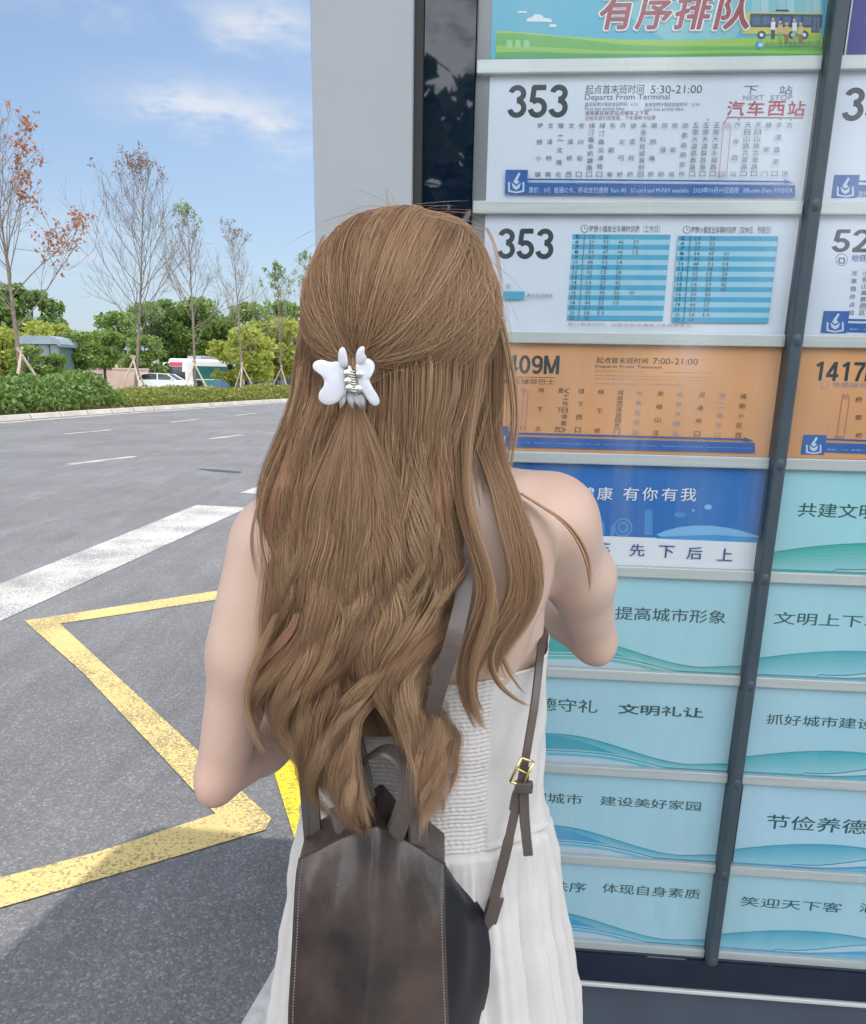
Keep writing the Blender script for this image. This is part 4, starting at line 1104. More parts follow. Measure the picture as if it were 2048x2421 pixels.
# ------------------------------------------------------------------ car park: wall, kiosk, gables, cars, bus
mb = MB(); mb.quad((-140, 46, GZ + .006), (30, 72, GZ + .006), (30, 135, GZ + .006), (-140, 135, GZ + .006))
tag(mb.build('car_park', mat('pale concrete', (.42, .40, .37), .85, .2, var=.12, vscale=.4)), kind='structure')
M_pink = mat('pinkish render', (.62, .47, .40), .85, .2, var=.1, vscale=.8)
M_cream = mat('cream wall', (.70, .64, .52), .85, .2, var=.08, vscale=.8)
M_slate = mat('blue slate roof', (.24, .30, .35), .6, .3, var=.1, vscale=2)
M_kglass = mat('blue green glass', (.15, .22, .22), .15, .6)
M_kframe = mat('blue grey steel', (.14, .18, .24), .45, .4)
def wallbox(name, label, cat, dx0, dx1, Y0, z0, z1, m, th=.3, cap=None):
    a, b = ray(dx0, 755), ray(dx1, 755)
    p, q = np.array([a[0] / a[1] * Y0, Y0]), np.array([b[0] / b[1] * Y0, Y0])
    e = empty(name, (*p, z0), label, cat)
    mb = MB(); L = np.linalg.norm(q - p)
    mb.box((0, 0, 0), (L, th, z1 - z0), bev=.02); mb.build('wall', m, e)
    mb = MB(); mb.box((-.05, -.06, z1 - z0 + .003), (L + .05, th + .06, z1 - z0 + .14), bev=.02); mb.build('coping', cap or m, e)
    return e
wallbox('low_wall', 'long low cream wall behind the tall shrub hedge', 'wall', -60, 120, 60, GZ, 1.15, M_cream)
wallbox('low_wall', 'pinkish wall below the gable roofs', 'wall', 124, 300, 66, GZ, 1.65, M_pink)
wallbox('gate_pier', 'pale gate pier between two trees in front of the pink wall', 'pier', 160, 174, 63, GZ, 2.1, M_cream, .5)
wallbox('gate_pier', 'dark topped gate pier right of the pale pier', 'pier', 196, 202, 63, GZ, 1.2, M_cream, .5, M_kframe)
# glazed kiosk with curved blue roof
a, b = ray(52, 755), ray(126, 755); KY = 55.0
kx0, kx1 = a[0] / a[1] * KY, b[0] / b[1] * KY
kz1 = Yd(100, 684, KY)[2]
ko = empty('kiosk', (kx0, KY, GZ), 'small glazed kiosk with curved blue roof behind the hedge', 'kiosk')
kw, kh = kx1 - kx0, kz1 - GZ
mb = MB(); mb.box((.05, .1, 0), (kw - .08, 2.2, kh - .55)); mb.build('wall', M_kglass, ko)
for x in (0, kw * .33, kw * .66, kw - .14):
    mb = MB(); mb.box((x, 0, 0), (x + .13, .09, kh - .5), bev=.01); mb.build('post', M_kframe, ko)
for z in (kh * .28, kh * .55):
    mb = MB(); mb.box((.14, .02, z), (kw - .15, .085, z + .1)); mb.build('rail', M_kframe, ko)
mb = MB(); pr_ = [(-.3, kh - .55), (-.25, kh - .2), (.3, kh), (kw - .5, kh), (kw + .02, kh - .15), (kw + .22, kh - .5), (kw + .2, kh - .7), (kw - .05, kh - .52)]
mb.add([(x, -.3, z) for x, z in pr_] + [(x, 2.5, z) for x, z in pr_], [tuple(range(8)), tuple(range(15, 7, -1))] + [(i, 8 + i, 8 + (i + 1) % 8, (i + 1) % 8) for i in range(8)])
mb.build('roof', M_slate, ko)
for dx0, dx1, Yg, zt, lab in ((208, 240, 84, 3.9, 'gable ended house with blue slate roof left of the small tree'), (262, 292, 84, 4.9, 'house with taller blue slate roof behind the purple grey tree'), (378, 414, 101, 5.6, 'house with pale grey roof above the bus')):
    a, b = ray(dx0, 755), ray(dx1, 755); x0, x1 = a[0] / a[1] * Yg, b[0] / b[1] * Yg
    e = empty('house', (x0, Yg, GZ), lab, 'house'); w = x1 - x0; wl_ = zt - GZ - 1.3
    mb = MB(); mb.box((0, 0, 0), (w, 5, wl_)); mb.build('wall', M_cream, e)
    mb = MB(); mb.add([(-.25, -.3, wl_), (w + .25, -.3, wl_), (w * .5, -.3, zt - GZ), (-.25, 5.3, wl_), (w + .25, 5.3, wl_), (w * .5, 5.3, zt - GZ)], [(0, 1, 2), (5, 4, 3), (0, 2, 5, 3), (1, 4, 5, 2), (0, 3, 4, 1)]); mb.build('roof', M_slate if dx0 < 350 else mat('pale grey roof', (.5, .52, .56), .5), e)
    mb = MB(); mb.box((w * .3, -.04, .8), (w * .65, -.003, wl_ - .4)); mb.build('window', M_kglass, e)
M_tyre = mat('tyre rubber', (.02, .02, .022), .8); M_rim = mat('alloy rim', (.5, .5, .52), .3, metal=.8); M_carglass = mat('car glass', (.015, .022, .028), .06, .6)
M_lamp_r = mat('red lamp', (.45, .02, .02), .2); M_lamp_w = mat('clear lamp', (.7, .72, .72), .1)
def car(loc, rz, paint, label, kind='hatch'):
    e = empty('car', loc, label, 'car', 'cars in the car park', rz=rz)
    L, Wd = 4.4, 1.78
    bx = [(-2.2, .32), (-2.2, .75), (-2.05, .92), (-1.2, 1.0), (-.55, 1.02), (.9, 1.02), (1.95, 1.0), (2.15, .9), (2.2, .55), (2.12, .32)]
    mb = MB(); n = len(bx)
    secs = [(-Wd / 2, .90), (-Wd / 2 + .10, 1.0), (Wd / 2 - .10, 1.0), (Wd / 2, .90)]
    V = []
    for y, s in secs: V += [(x * (1 if s == 1 else .985), y, .62 + (z - .62) * s) for x, z in bx]
    F = [tuple(range(n)), tuple(range(4 * n - 1, 3 * n - 1, -1))]
    for q in range(3): F += [(q * n + i, q * n + n + i, q * n + n + (i + 1) % n, q * n + (i + 1) % n) for i in range(n)]
    mb.add(V, F); mb.build('body', paint, e)
    cb = [(-1.15, 1.0), (-.45, 1.42), (.9, 1.48), (1.55, 1.40), (2.0, 1.0)]
    mb = MB(); V = []
    for y, s in ((-Wd / 2 + .1, 0), (-Wd / 2 + .24, 1), (Wd / 2 - .24, 1), (Wd / 2 - .1, 0)):
        V += [(x, y, (z if s else 1.0 + (z - 1.0) * .0)) for x, z in cb] if s else [(x, y, 1.0) for x, z in cb]
    F = [tuple(range(5, 10)), tuple(range(14, 9, -1)), (0, 1, 2, 3, 4), (19, 18, 17, 16, 15)]
    for q in range(3): F += [(q * 5 + i, q * 5 + 5 + i, q * 5 + 6 + i, q * 5 + 1 + i) for i in range(4)]
    mb.add(V, F); mb.build('window', M_carglass, e)
    mb = MB()
    mb.add([(-.43, -.67, 1.425), (.9, -.68, 1.486), (1.53, -.67, 1.405), (1.53, .67, 1.405), (.9, .68, 1.486), (-.43, .67, 1.425), (-.43, -.66, 1.46), (.9, -.66, 1.52), (1.53, -.64, 1.44), (1.53, .64, 1.44), (.9, .66, 1.52), (-.43, .66, 1.46)],
           [(6, 7, 10, 11), (7, 8, 9, 10), (0, 1, 7, 6), (1, 2, 8, 7), (2, 3, 9, 8), (3, 4, 10, 9), (4, 5, 11, 10), (5, 0, 6, 11)]); mb.build('roof', paint, e)
    for y in (-1, 1):
        for x0, x1, z0, z1, dx in ((-1.17, -.46, 1.0, 1.43, 0), (.32, .36, 1.0, 1.46, 0), (1.55, 1.99, 1.42, 1.0, 0)):
            mb = MB(); mb.tube([(x0, y * (Wd / 2 - .10 if z0 < 1.1 else Wd / 2 - .235), z0), (x1, y * (Wd / 2 - .235 if z1 > 1.1 else Wd / 2 - .10), z1)], .045, 5); mb.build('pillar', paint, e)
        for x in (-1.35, 1.32):
            mb = MB(); ax = (np.array([1., 0, 0]), np.array([0, 0, 1.]), np.array([0, y * 1., 0]))
            mb.lathe([(.25, -.1), (.32, -.09), (.335, 0), (.32, .09), (.22, .1)], (x, y * (Wd / 2 - .09), .325), 20, ax=ax); wv = mb.build('wheel', M_tyre, e)
            mb = MB(); mb.lathe([(.21, .085), (.19, .108), (.05, .112)], (x, y * (Wd / 2 - .09), .325), 14, ax=ax); mb.build('rim', M_rim, wv)
        mb = MB(); mb.box((2.10, y * .62 - .16, .78), (2.20, y * .62 + .16, .93), bev=.02); mb.build('tail_lamp', M_lamp_r, e)
        mb = MB(); mb.box((-2.215, y * .62 - .18, .68), (-2.1, y * .62 + .18, .82), bev=.02); mb.build('headlight', M_lamp_w, e)
        mb = MB(); mb.box((-.95, y * (Wd / 2 + .08) - .08, 1.0), (-.82, y * (Wd / 2 + .08) + .08, 1.12), bev=.02); mb.build('mirror', paint, e)
    mb = MB(); mb.box((2.16, -.26, .55), (2.212, .26, .67)); mb.build('number_plate', M_lamp_w, e)
    return e
M_carwhite = mat('white car paint', (.82, .83, .84), .25, .5, coat=.6); M_carblue = mat('steel blue car paint', (.12, .19, .30), .3, .5, coat=.6); M_cardark = mat('dark grey car paint', (.05, .055, .065), .3, .5, coat=.6)
def at(dx, Yv, z=GZ):
    r = ray(dx, 755); return (r[0] / r[1] * Yv, Yv, z)
car(at(336, 64, GZ + .10), R(176), M_carwhite, 'white hatchback parked behind the hedge in front of the bus')
car(at(542, 96, GZ), R(15), M_carblue, 'steel blue car parked right of the bus')
car(at(588, 104, GZ), R(190), M_cardark, 'dark grey car parked near the head of hair')
# city bus, seen three-quarters from its front
BY = 88.0
bx_, by_, _ = at(424, BY)
bus = empty('bus', (bx_, by_, GZ), 'parked white and green city bus with red front band', 'bus', rz=R(60))
M_buswhite = mat('white bus paint', (.84, .85, .84), .3, .5, coat=.4); M_busgreen = mat('green bus glass band', (.03, .15, .14), .12, .6); M_busred = mat('red bus band', (.60, .05, .08), .35); M_busgrey = mat('grey roof unit', (.33, .36, .42), .5)
bl, bw, bh = 8.6, 2.5, 3.05
mb = MB(); mb.box((-bl / 2, -bw / 2, .35), (bl / 2, bw / 2, bh), bev=.22); mb.build('body', M_buswhite, bus)
mb = MB(); mb.box((-bl / 2 + .9, -bw / 2 - .012, 1.05), (bl / 2 - .3, bw / 2 + .012, 2.35), bev=.005); mb.build('window', M_busgreen, bus)
mb = MB(); mb.box((-bl / 2 - .012, -bw / 2 + .15, .95), (-bl / 2 + .25, bw / 2 - .15, 2.25), bev=.005); mb.build('windscreen', M_carglass, bus)
mb = MB(); mb.box((-bl / 2 - .02, -bw / 2 + .2, 2.28), (-bl / 2 + .2, bw / 2 - .2, 2.68), bev=.01); mb.build('destination_band', M_busred, bus)
mb = MB(); mb.box((-bl / 2 + 2.4, -bw / 2 + .25, bh + .003), (bl / 2 - .3, bw / 2 - .25, bh + .32), bev=.08); mb.build('roof_unit', M_busgrey, bus)
mb = MB(); mb.box((-bl / 2 + .9, -bw / 2 - .014, .4), (bl / 2 - .5, -bw / 2 - .002, .95)); mb.build('side_panel', mat('green bus panel', (.06, .26, .22), .4), bus)
for y in (-1, 1):
    mb = MB(); mb.tube([(-bl / 2 + .1, y * (bw / 2 - .1), 2.65), (-bl / 2 - .42, y * (bw / 2 + .2), 2.55), (-bl / 2 - .48, y * (bw / 2 + .22), 1.75)], [.06, .10, .16], 8); mb.build('mirror', M_buswhite, bus)
    mb = MB(); mb.box((-bl / 2 - .02, y * .85 - .2, .6), (-bl / 2 + .06, y * .85 + .2, .82), bev=.02); mb.build('headlight', M_lamp_w, bus)
    for x in (-2.6, 2.3):
        mb = MB(); mb.lathe([(.3, -.14), (.46, -.12), (.48, 0), (.46, .12), (.3, .14)], (x, y * (bw / 2 - .10), .48), 18, ax=(np.array([1., 0, 0]), np.array([0, 0, 1.]), np.array([0, y * 1., 0]))); mb.build('wheel', M_tyre, bus)
# dark canopy post behind the bus, round lamp
e = empty('canopy', at(484, 92), 'dark flat canopy on a post at the tail of the bus', 'canopy')
mb = MB(); mb.box((-2.0, -1, 3.1), (2.0, 1, 3.35), bev=.03); mb.build('roof', M_kframe, e)
mb = MB(); mb.box((-.2, -.2, 0), (.2, .2, 3.097), bev=.02); mb.build('post', M_kframe, e)
e = empty('globe_lamp', at(523, 86), 'pale globe lamp on a thin post right of the bus', 'lamp')
mb = MB(); mb.tube([(0, 0, 0), (0, 0, 2.6)], .045, 8); mb.build('post', M_kframe, e)
mb = MB(); mb.lathe([(.05, 2.6), (.2, 2.68), (.27, 2.85), (.2, 3.04), (.05, 3.12)], (0, 0, 0), 16); mb.build('globe', mat('opal globe', (.85, .80, .62), .4), e, smooth=True)
# parked scooter with blue wind apron in front of the bus
e = empty('scooter', (*at(452, 70)[:2], GZ), 'parked scooter with blue cover in front of the bus', 'scooter', rz=R(200))
mb = MB(); mb.add([(-.7, -.2, .35), (.6, -.22, .4), (.85, -.2, .8), (.2, -.3, 1.05), (-.3, -.3, .95), (-.7, .2, .35), (.6, .22, .4), (.85, .2, .8), (.2, .3, 1.05), (-.3, .3, .95)], [(0, 1, 2, 3, 4), (9, 8, 7, 6, 5), (0, 5, 6, 1), (1, 6, 7, 2), (2, 7, 8, 3), (3, 8, 9, 4), (4, 9, 5, 0)]); mb.build('cover', mat('blue cloth cover', (.06, .13, .32), .8), e)
for x in (-.62, .66):
    mb = MB(); mb.lathe([(.14, -.05), (.22, -.04), (.24, 0), (.22, .04), (.14, .05)], (x, 0, .24), 16, ax=(np.array([1., 0, 0]), np.array([0, 0, 1.]), np.array([0, 1., 0]))); mb.build('wheel', M_tyre, e)
mb = MB(); mb.tube([(-.05, 0, .9), (-.12, 0, 1.28), (-.12, -.32, 1.3)], .025, 6); mb.tube([(-.12, 0, 1.28), (-.12, .32, 1.3)], .025, 6); mb.build('handlebar', M_cardark, e)

# woodland on the far side behind the viewer, mirrored in the dark glass
rngw = np.random.default_rng(77)
mb = MB(); pts = []
for i in range(72):
    c = np.array([-26 + i * .8 + rngw.normal() * .8, -17 - rngw.random() * 5, rngw.uniform(1.5, 10.5)]); r_ = rngw.uniform(1.2, 2.4)
    d = rngw.normal(size=(150, 3)); d /= np.linalg.norm(d, axis=1)[:, None]; pts.append(c + d * r_ * rngw.random((150, 1)) ** .35)
leaf_cloud(mb, np.concatenate(pts), .85, rngw)
for i in range(14): x = -24 + i * 4 + rngw.normal(); mb.tube([(x, -18, -.15), (x + .2, -18, 3), (x, -18.2, 6)], [.25, .18, .08], 7, m=1)
tag(mb.build('woods', [L_green[0], M_bark2]), 'dark wood across the street mirrored in the glass', kind='stuff')

pts = []
for i in range(60):                     # wood along the horizon further down the road
    c = np.array([-14 + i * 2.6 + rngw.normal(), 150 + rngw.random() * 14 + max(0, i - 20) * .6, rngw.uniform(.5, 7)]); r_ = rngw.uniform(2.2, 4.2)
    d = rngw.normal(size=(150, 3)); d /= np.linalg.norm(d, axis=1)[:, None]; pts.append(c + d * r_ * rngw.random((150, 1)) ** .35)
mb = MB(); leaf_cloud(mb, np.concatenate(pts), 1.1, rngw)
tag(mb.build('woods', L_green[0]), 'far green wood along the horizon down the road', kind='stuff')
# ================================================================== the woman
def Ya(xd, yd, Yv):                     # vectorised: view point + distance -> world
    x = np.asarray(xd, float) * 2048 / 1764.0; y = np.asarray(yd, float) * 2048 / 1764.0; Yv = np.asarray(Yv, float)
    r = _fw + _R * ((x - 1024) / FPX)[..., None] - _U * ((y - PPY) / FPX)[..., None]
    return r / r[..., 1:2] * Yv[..., None] + np.array([0, 0, CAM_H])
person = empty('person', (0.0, .9, PZ), 'woman seen from behind in white strapless dress with long brown hair', 'person')
# ---- torso sections: height, centre x, centre y, half width, half depth
_sec = []
for yd, xl, xr, yc, hd in ((985, 700, 1030, .885, .055), (1030, 650, 1075, .885, .070), (1090, 610, 1110, .89, .085), (1180, 608, 1112, .90, .100), (1290, 610, 1106, .905, .105), (1400, 622, 1096, .905, .098), (1500, 632, 1092, .90, .090),
                          (1600, 635, 1095, .895, .088), (1735, 612, 1124, .89, .096), (1860, 606, 1132, .90, .100), (2000, 606, 1134, .905, .104), (2150, 615, 1125, .91, .10)):
    L, Rr = Yd(xl, yd, yc), Yd(xr, yd, yc)
    _sec.append((L[2], (L[0] + Rr[0]) / 2, yc, (Rr[0] - L[0]) / 2, hd))
_sec = np.array(_sec)[::-1]
def sec(z): return [np.interp(z, _sec[:, 0], _sec[:, k]) for k in (1, 2, 3, 4)]
WZ = Yd(880, 1735, .80)[2]              # waist seam
# ---- implicit body
lo = np.array([-.42, .60, PZ - .02]); hi = np.array([.42, 1.34, 1.84]); ST = .0055
nx, ny, nz = np.ceil((hi - lo) / ST).astype(int) + 1
X = (lo[0] + ST * np.arange(nx)).astype(np.float32); Yg = (lo[1] + ST * np.arange(ny)).astype(np.float32); Z = (lo[2] + ST * np.arange(nz)).astype(np.float32)
FLD = np.full((nx, ny, nz), .3, np.float32)
def region(a, b, pad):
    i0 = np.maximum(np.floor((np.minimum(a, b) - pad - lo) / ST).astype(int), 0); i1 = np.minimum(np.ceil((np.maximum(a, b) + pad - lo) / ST).astype(int) + 1, [nx, ny, nz])
    sl_ = tuple(slice(p, q) for p, q in zip(i0, i1))
    return sl_, np.meshgrid(X[sl_[0]], Yg[sl_[1]], Z[sl_[2]], indexing='ij')
def blend(sl_, d, k):
    f = FLD[sl_]
    h = np.clip(.5 + .5 * (f - d) / k, 0, 1)
    FLD[sl_] = f * (1 - h) + d * h - k * h * (1 - h)
def cone(a, b, ra, rb, k=.02):
    a, b = np.asarray(a, float), np.asarray(b, float)
    sl_, (gx, gy, gz) = region(a, b, max(ra, rb) + 3 * k + .01)
    ab = b - a; L2 = ab @ ab
    t = np.clip(((gx - a[0]) * ab[0] + (gy - a[1]) * ab[1] + (gz - a[2]) * ab[2]) / max(L2, 1e-9), 0, 1)
    d = np.sqrt((gx - a[0] - t * ab[0]) ** 2 + (gy - a[1] - t * ab[1]) ** 2 + (gz - a[2] - t * ab[2]) ** 2) - (ra + (rb - ra) * t)
    blend(sl_, d, k)
def ell(c, r, k=.02, sub=False, M=None):
    c, r = np.asarray(c, float), np.asarray(r, float)
    sl_, (gx, gy, gz) = region(c - r.max(), c + r.max(), 3 * k + .01)
    px_, py_, pz_ = gx - c[0], gy - c[1], gz - c[2]
    if M is not None: px_, py_, pz_ = [M[i][0] * px_ + M[i][1] * py_ + M[i][2] * pz_ for i in range(3)]
    q = np.sqrt((px_ / r[0]) ** 2 + (py_ / r[1]) ** 2 + (pz_ / r[2]) ** 2)
    d = (q - 1) * r.min()
    if sub:
        f = FLD[sl_]; h = np.clip(.5 - .5 * (f + d) / k, 0, 1); FLD[sl_] = f * (1 - h) + (-d) * h + k * h * (1 - h)
    else: blend(sl_, d, k)
# torso
sl_, (gx, gy, gz) = region(np.array([-.3, .65, _sec[0, 0]]), np.array([.3, 1.1, _sec[-1, 0]]), .02)
cx, cy, ca, cb = sec(gz)
d = (np.sqrt(((gx - cx) / ca) ** 2 + ((gy - cy) / cb) ** 2) - 1) * np.minimum(ca, cb)
d = np.maximum(d, np.maximum(gz - _sec[-1, 0], _sec[0, 0] - gz))
blend(sl_, d.astype(np.float32), .012)
FD = np.array([math.sin(R(12)), math.cos(R(12)), 0]); SD = np.array([math.cos(R(12)), -math.sin(R(12)), 0]); UPV = np.array([0, 0, 1.])
hc = Yd(822, 640, .885)
HM = [SD, FD, UPV]
ell(hc + UPV * .005, (.074, .090, .094), .02, M=HM)                         # skull
ell(hc + FD * .045 - UPV * .055, (.056, .052, .072), .03, M=HM)             # face and jaw
ell(hc + FD * .075 - UPV * .112, (.024, .02, .018), .02, M=HM)              # chin
cone(hc + FD * .094 - UPV * .012, hc + FD * .112 - UPV * .052, .007, .011, .012)   # nose
for s in (-1, 1):
    ell(hc + FD * .098 + SD * s * .031 - UPV * .012, (.015, .009, .010), .008, sub=True, M=HM)
    ell(hc + FD * .086 + SD * s * .031 - UPV * .013, (.012, .012, .011), .003, M=HM)
    ell(hc + FD * .005 + SD * s * .074 - UPV * .035, (.007, .018, .030), .006, M=HM)   # ears
ell(hc + FD * .097 - UPV * .080, (.020, .008, .006), .006, M=HM); ell(hc + FD * .096 - UPV * .089, (.017, .008, .006), .004, M=HM)
nb = Yd(872, 1010, .885)
cone(hc - UPV * .07 - FD * .01, nb + UPV * .01, .047, .052, .03)            # neck
shR, shL = Yd(1130, 1066, .90), Yd(560, 1112, .87)
cone(nb + UPV * .008, shR + np.array([-.02, 0, .012]), .045, .036, .045); cone(nb + UPV * .008, shL + np.array([.02, 0, .012]), .045, .036, .045)
ell(Yd(1045, 1150, .826), (.046, .018, .070), .025); ell(Yd(1000, 1240, .826), (.02, .014, .05), .03); ell(Yd(700, 1170, .825), (.055, .020, .075), .04)      # shoulder blades
mR, eR, wR = Yd(1182, 1175, .955), Yd(1207, 1300, 1.02), Yd(1035, 1165, 1.15)
ell(shR, (.044, .046, .050), .03)
cone(shR, mR, .042, .041, .035); cone(mR, eR, .0405, .031, .02); ell(eR + np.array([.006, -.012, -.012]), (.020, .020, .022), .02)
f1 = eR + (wR - eR) * .3
cone(eR, f1, .033, .033, .006); cone(f1, wR, .033, .021, .008)
mL, eL, wL = Yd(500, 1335, .855), Yd(450, 1575, .85), Yd(690, 1420, 1.10)
ell(shL, (.044, .045, .050), .03)
cone(shL, mL, .042, .040, .03); cone(mL, eL, .0395, .029, .02); ell(eL + np.array([-.006, -.014, -.014]), (.019, .019, .022), .02); ell(mL + (shL - mL) * .25 + np.array([-.004, -.014, 0]), (.030, .028, .060), .03)
f2 = eL + (wL - eL) * .3
cone(eL, f2, .031, .0335, .004); cone(f2, wL, .034, .021, .015)
def hand(w, along, palm_n, curl, thumb_side):
    """palm and five bent fingers"""
    al = along / np.linalg.norm(along); pn_ = palm_n - al * (palm_n @ al); pn_ /= np.linalg.norm(pn_); sd = np.cross(al, pn_)
    c = w + al * .05
    cone(w, w + al * .03, .020, .022, .012)
    for q in (-1, 0, 1): cone(w + al * .02 + sd * q * .012, w + al * .085 + sd * q * .024, .013, .012, .014)
    for q, L in ((-1.5, .058), (-.5, .072), (.5, .078), (1.5, .070)):
        p = w + al * .088 + sd * q * .019; dirn = al.copy()
        for seg, fr in enumerate((.45, .30, .25)):
            ang = curl * (.5, 1.0, .8)[seg]
            dirn = dirn * math.cos(ang) + pn_ * math.sin(ang); dirn /= np.linalg.norm(dirn)
            p2 = p + dirn * L * fr; cone(p, p2, .0088 - .0009 * seg, .0082 - .0009 * seg, .003); p = p2
    p = w + al * .03 + sd * thumb_side * .026
    d1 = al * .6 + sd * thumb_side * .6 + pn_ * .5; d1 /= np.linalg.norm(d1)
    cone(w + al * .02 + sd * thumb_side * .012, p, .014, .012, .01); cone(p, p + d1 * .034, .0115, .010, .004); d2 = d1 + al * .5 + pn_ * .3; d2 /= np.linalg.norm(d2)
    cone(p + d1 * .034, p + d1 * .034 + d2 * .028, .010, .0085, .003)
hand(wR, wR - f1, np.array([-.6, -.3, .5]), .55, 1)
hand(wL, wL - f2, np.array([.2, -.5, .8]), .5, -1)
# legs and feet
hz_ = _sec[0, 0] + .06
for s in (-1, 1):
    h_ = np.array([.015 + s * .082, .90, hz_]); k_ = np.array([.015 + s * .078, .895, .56]); a_ = np.array([.015 + s * .072, .885, PZ + .075])
    cone(h_, k_, .082, .050, .03); cone(k_, k_ + (a_ - k_) * .3 + np.array([0, -.012, 0]), .048, .050, .02); cone(k_ + (a_ - k_) * .3 + np.array([0, -.012, 0]), a_, .050, .030, .02)
    cone(a_ + np.array([0, -.02, -.035]), a_ + np.array([s * .02, .10, -.045]), .030, .030, .02); cone(a_ + np.array([s * .02, .10, -.045]), a_ + np.array([s * .025, .15, -.05]), .030, .020, .015)
# ---- surface nets
def surface(F):
    ins = F < 0
    c = [ins[i:nx - 1 + i, j:ny - 1 + j, k:nz - 1 + k] for i in (0, 1) for j in (0, 1) for k in (0, 1)]
    sm_ = sum(q.astype(np.int8) for q in c)
    act = (sm_ > 0) & (sm_ < 8)
    idx = np.argwhere(act); lab = np.full(act.shape, -1, np.int32); lab[act] = np.arange(len(idx))
    P = np.zeros((len(idx), 3)); W_ = np.zeros(len(idx))
    ofs = [(i, j, k) for i in (0, 1) for j in (0, 1) for k in (0, 1)]
    for a in range(8):
        for b in range(a + 1, 8):
            oa, ob = np.array(ofs[a]), np.array(ofs[b])
            if np.abs(oa - ob).sum() != 1: continue
            fa = F[tuple((idx + oa).T)]; fb = F[tuple((idx + ob).T)]
            cr = (fa < 0) != (fb < 0)
            t_ = np.where(cr, fa / np.where(cr, fa - fb, 1), 0)
            P += np.where(cr[:, None], oa + (ob - oa) * t_[:, None], 0); W_ += cr
    V = lo + ST * (idx + P / W_[:, None])
    faces = []
    for ax in range(3):
        o1, o2 = [(1, 2), (0, 2), (0, 1)][ax]
        sh_a = [slice(1, n - 1) for n in (nx, ny, nz)]; sh_a[ax] = slice(0, (nx, ny, nz)[ax] - 1)
        sh_b = list(sh_a); sh_b[ax] = slice(1, (nx, ny, nz)[ax])
        A_, B_ = ins[tuple(sh_a)], ins[tuple(sh_b)]
        e = np.argwhere(A_ != B_); flip = A_[tuple(e.T)]
        base = e.copy(); base[:, o1] += 1; base[:, o2] += 1
        def L_(d1, d2):
            q = base.copy(); q[:, o1] -= d1; q[:, o2] -= d2
            return lab[tuple(q.T)]
        q = np.stack([L_(1, 1), L_(0, 1), L_(0, 0), L_(1, 0)], 1)
        if ax == 1: flip = ~flip
        q[~flip] = q[~flip][:, ::-1]
        faces.append(q)
    Fq = np.concatenate(faces)
    for _ in range(3):                  # light smoothing
        S_ = np.zeros_like(V); C_ = np.zeros(len(V))
        for a in range(4):
            np.add.at(S_, Fq[:, a], V[Fq[:, (a + 1) % 4]]); np.add.at(C_, Fq[:, a], 1)
            np.add.at(S_, Fq[:, a], V[Fq[:, (a + 3) % 4]]); np.add.at(C_, Fq[:, a], 1)
        V = V * .5 + .5 * S_ / C_[:, None]
    return V, Fq
bV, bF = surface(FLD)
M_skin = mat('skin', (.61, .45, .365), .42, .45, col2=(.57, .385, .305), vscale=7, bump=.10, bscale=420, sss=.25, detail=6)
flush = np.zeros(len(bV))
for c_, r_ in ((eR + np.array([0, -.02, -.02]), .055), (eL + np.array([0, -.02, -.02]), .055), (shR + np.array([0, 0, .03]), .05), (shL + np.array([0, 0, .03]), .05), (wR, .06), (wL, .06), (Yd(1128, 1215, .90), .03)):
    flush += np.exp(-((bV - c_) ** 2).sum(1) / r_ ** 2)
flush = np.clip(flush, 0, 1)[:, None]
tintv = 1 - flush * np.array([.03, .12, .12])
_t = M_skin.node_tree; _b = _t.nodes['Principled BSDF']; _at = _t.nodes.new('ShaderNodeAttribute'); _at.attribute_name = 'tint'
_mx = _t.nodes.new('ShaderNodeMix'); _mx.data_type = 'RGBA'; _mx.blend_type = 'MULTIPLY'; _mx.inputs['Factor'].default_value = 1
_src = _b.inputs['Base Color'].links[0].from_socket
_t.links.new(_src, _mx.inputs['A']); _t.links.new(_at.outputs['Color'], _mx.inputs['B']); _t.links.new(_mx.outputs['Result'], _b.inputs['Base Color'])
body = np_mesh('body', bV, bF, M_skin, None, True, tintv); keep(body, person)
del FLD
def loft(fn, us, vs, close=False):
    """grid surface from fn(u, v) -> points"""
    Uv, Vv = np.meshgrid(us, vs, indexing='ij')
    P = fn(Uv, Vv); n, m = Uv.shape
    i = np.arange(n * m).reshape(n, m)
    if close: i = np.concatenate([i, i[:1]], 0)
    F = np.stack([i[:-1, :-1], i[1:, :-1], i[1:, 1:], i[:-1, 1:]], -1).reshape(-1, 4)
    return P.reshape(-1, 3), F
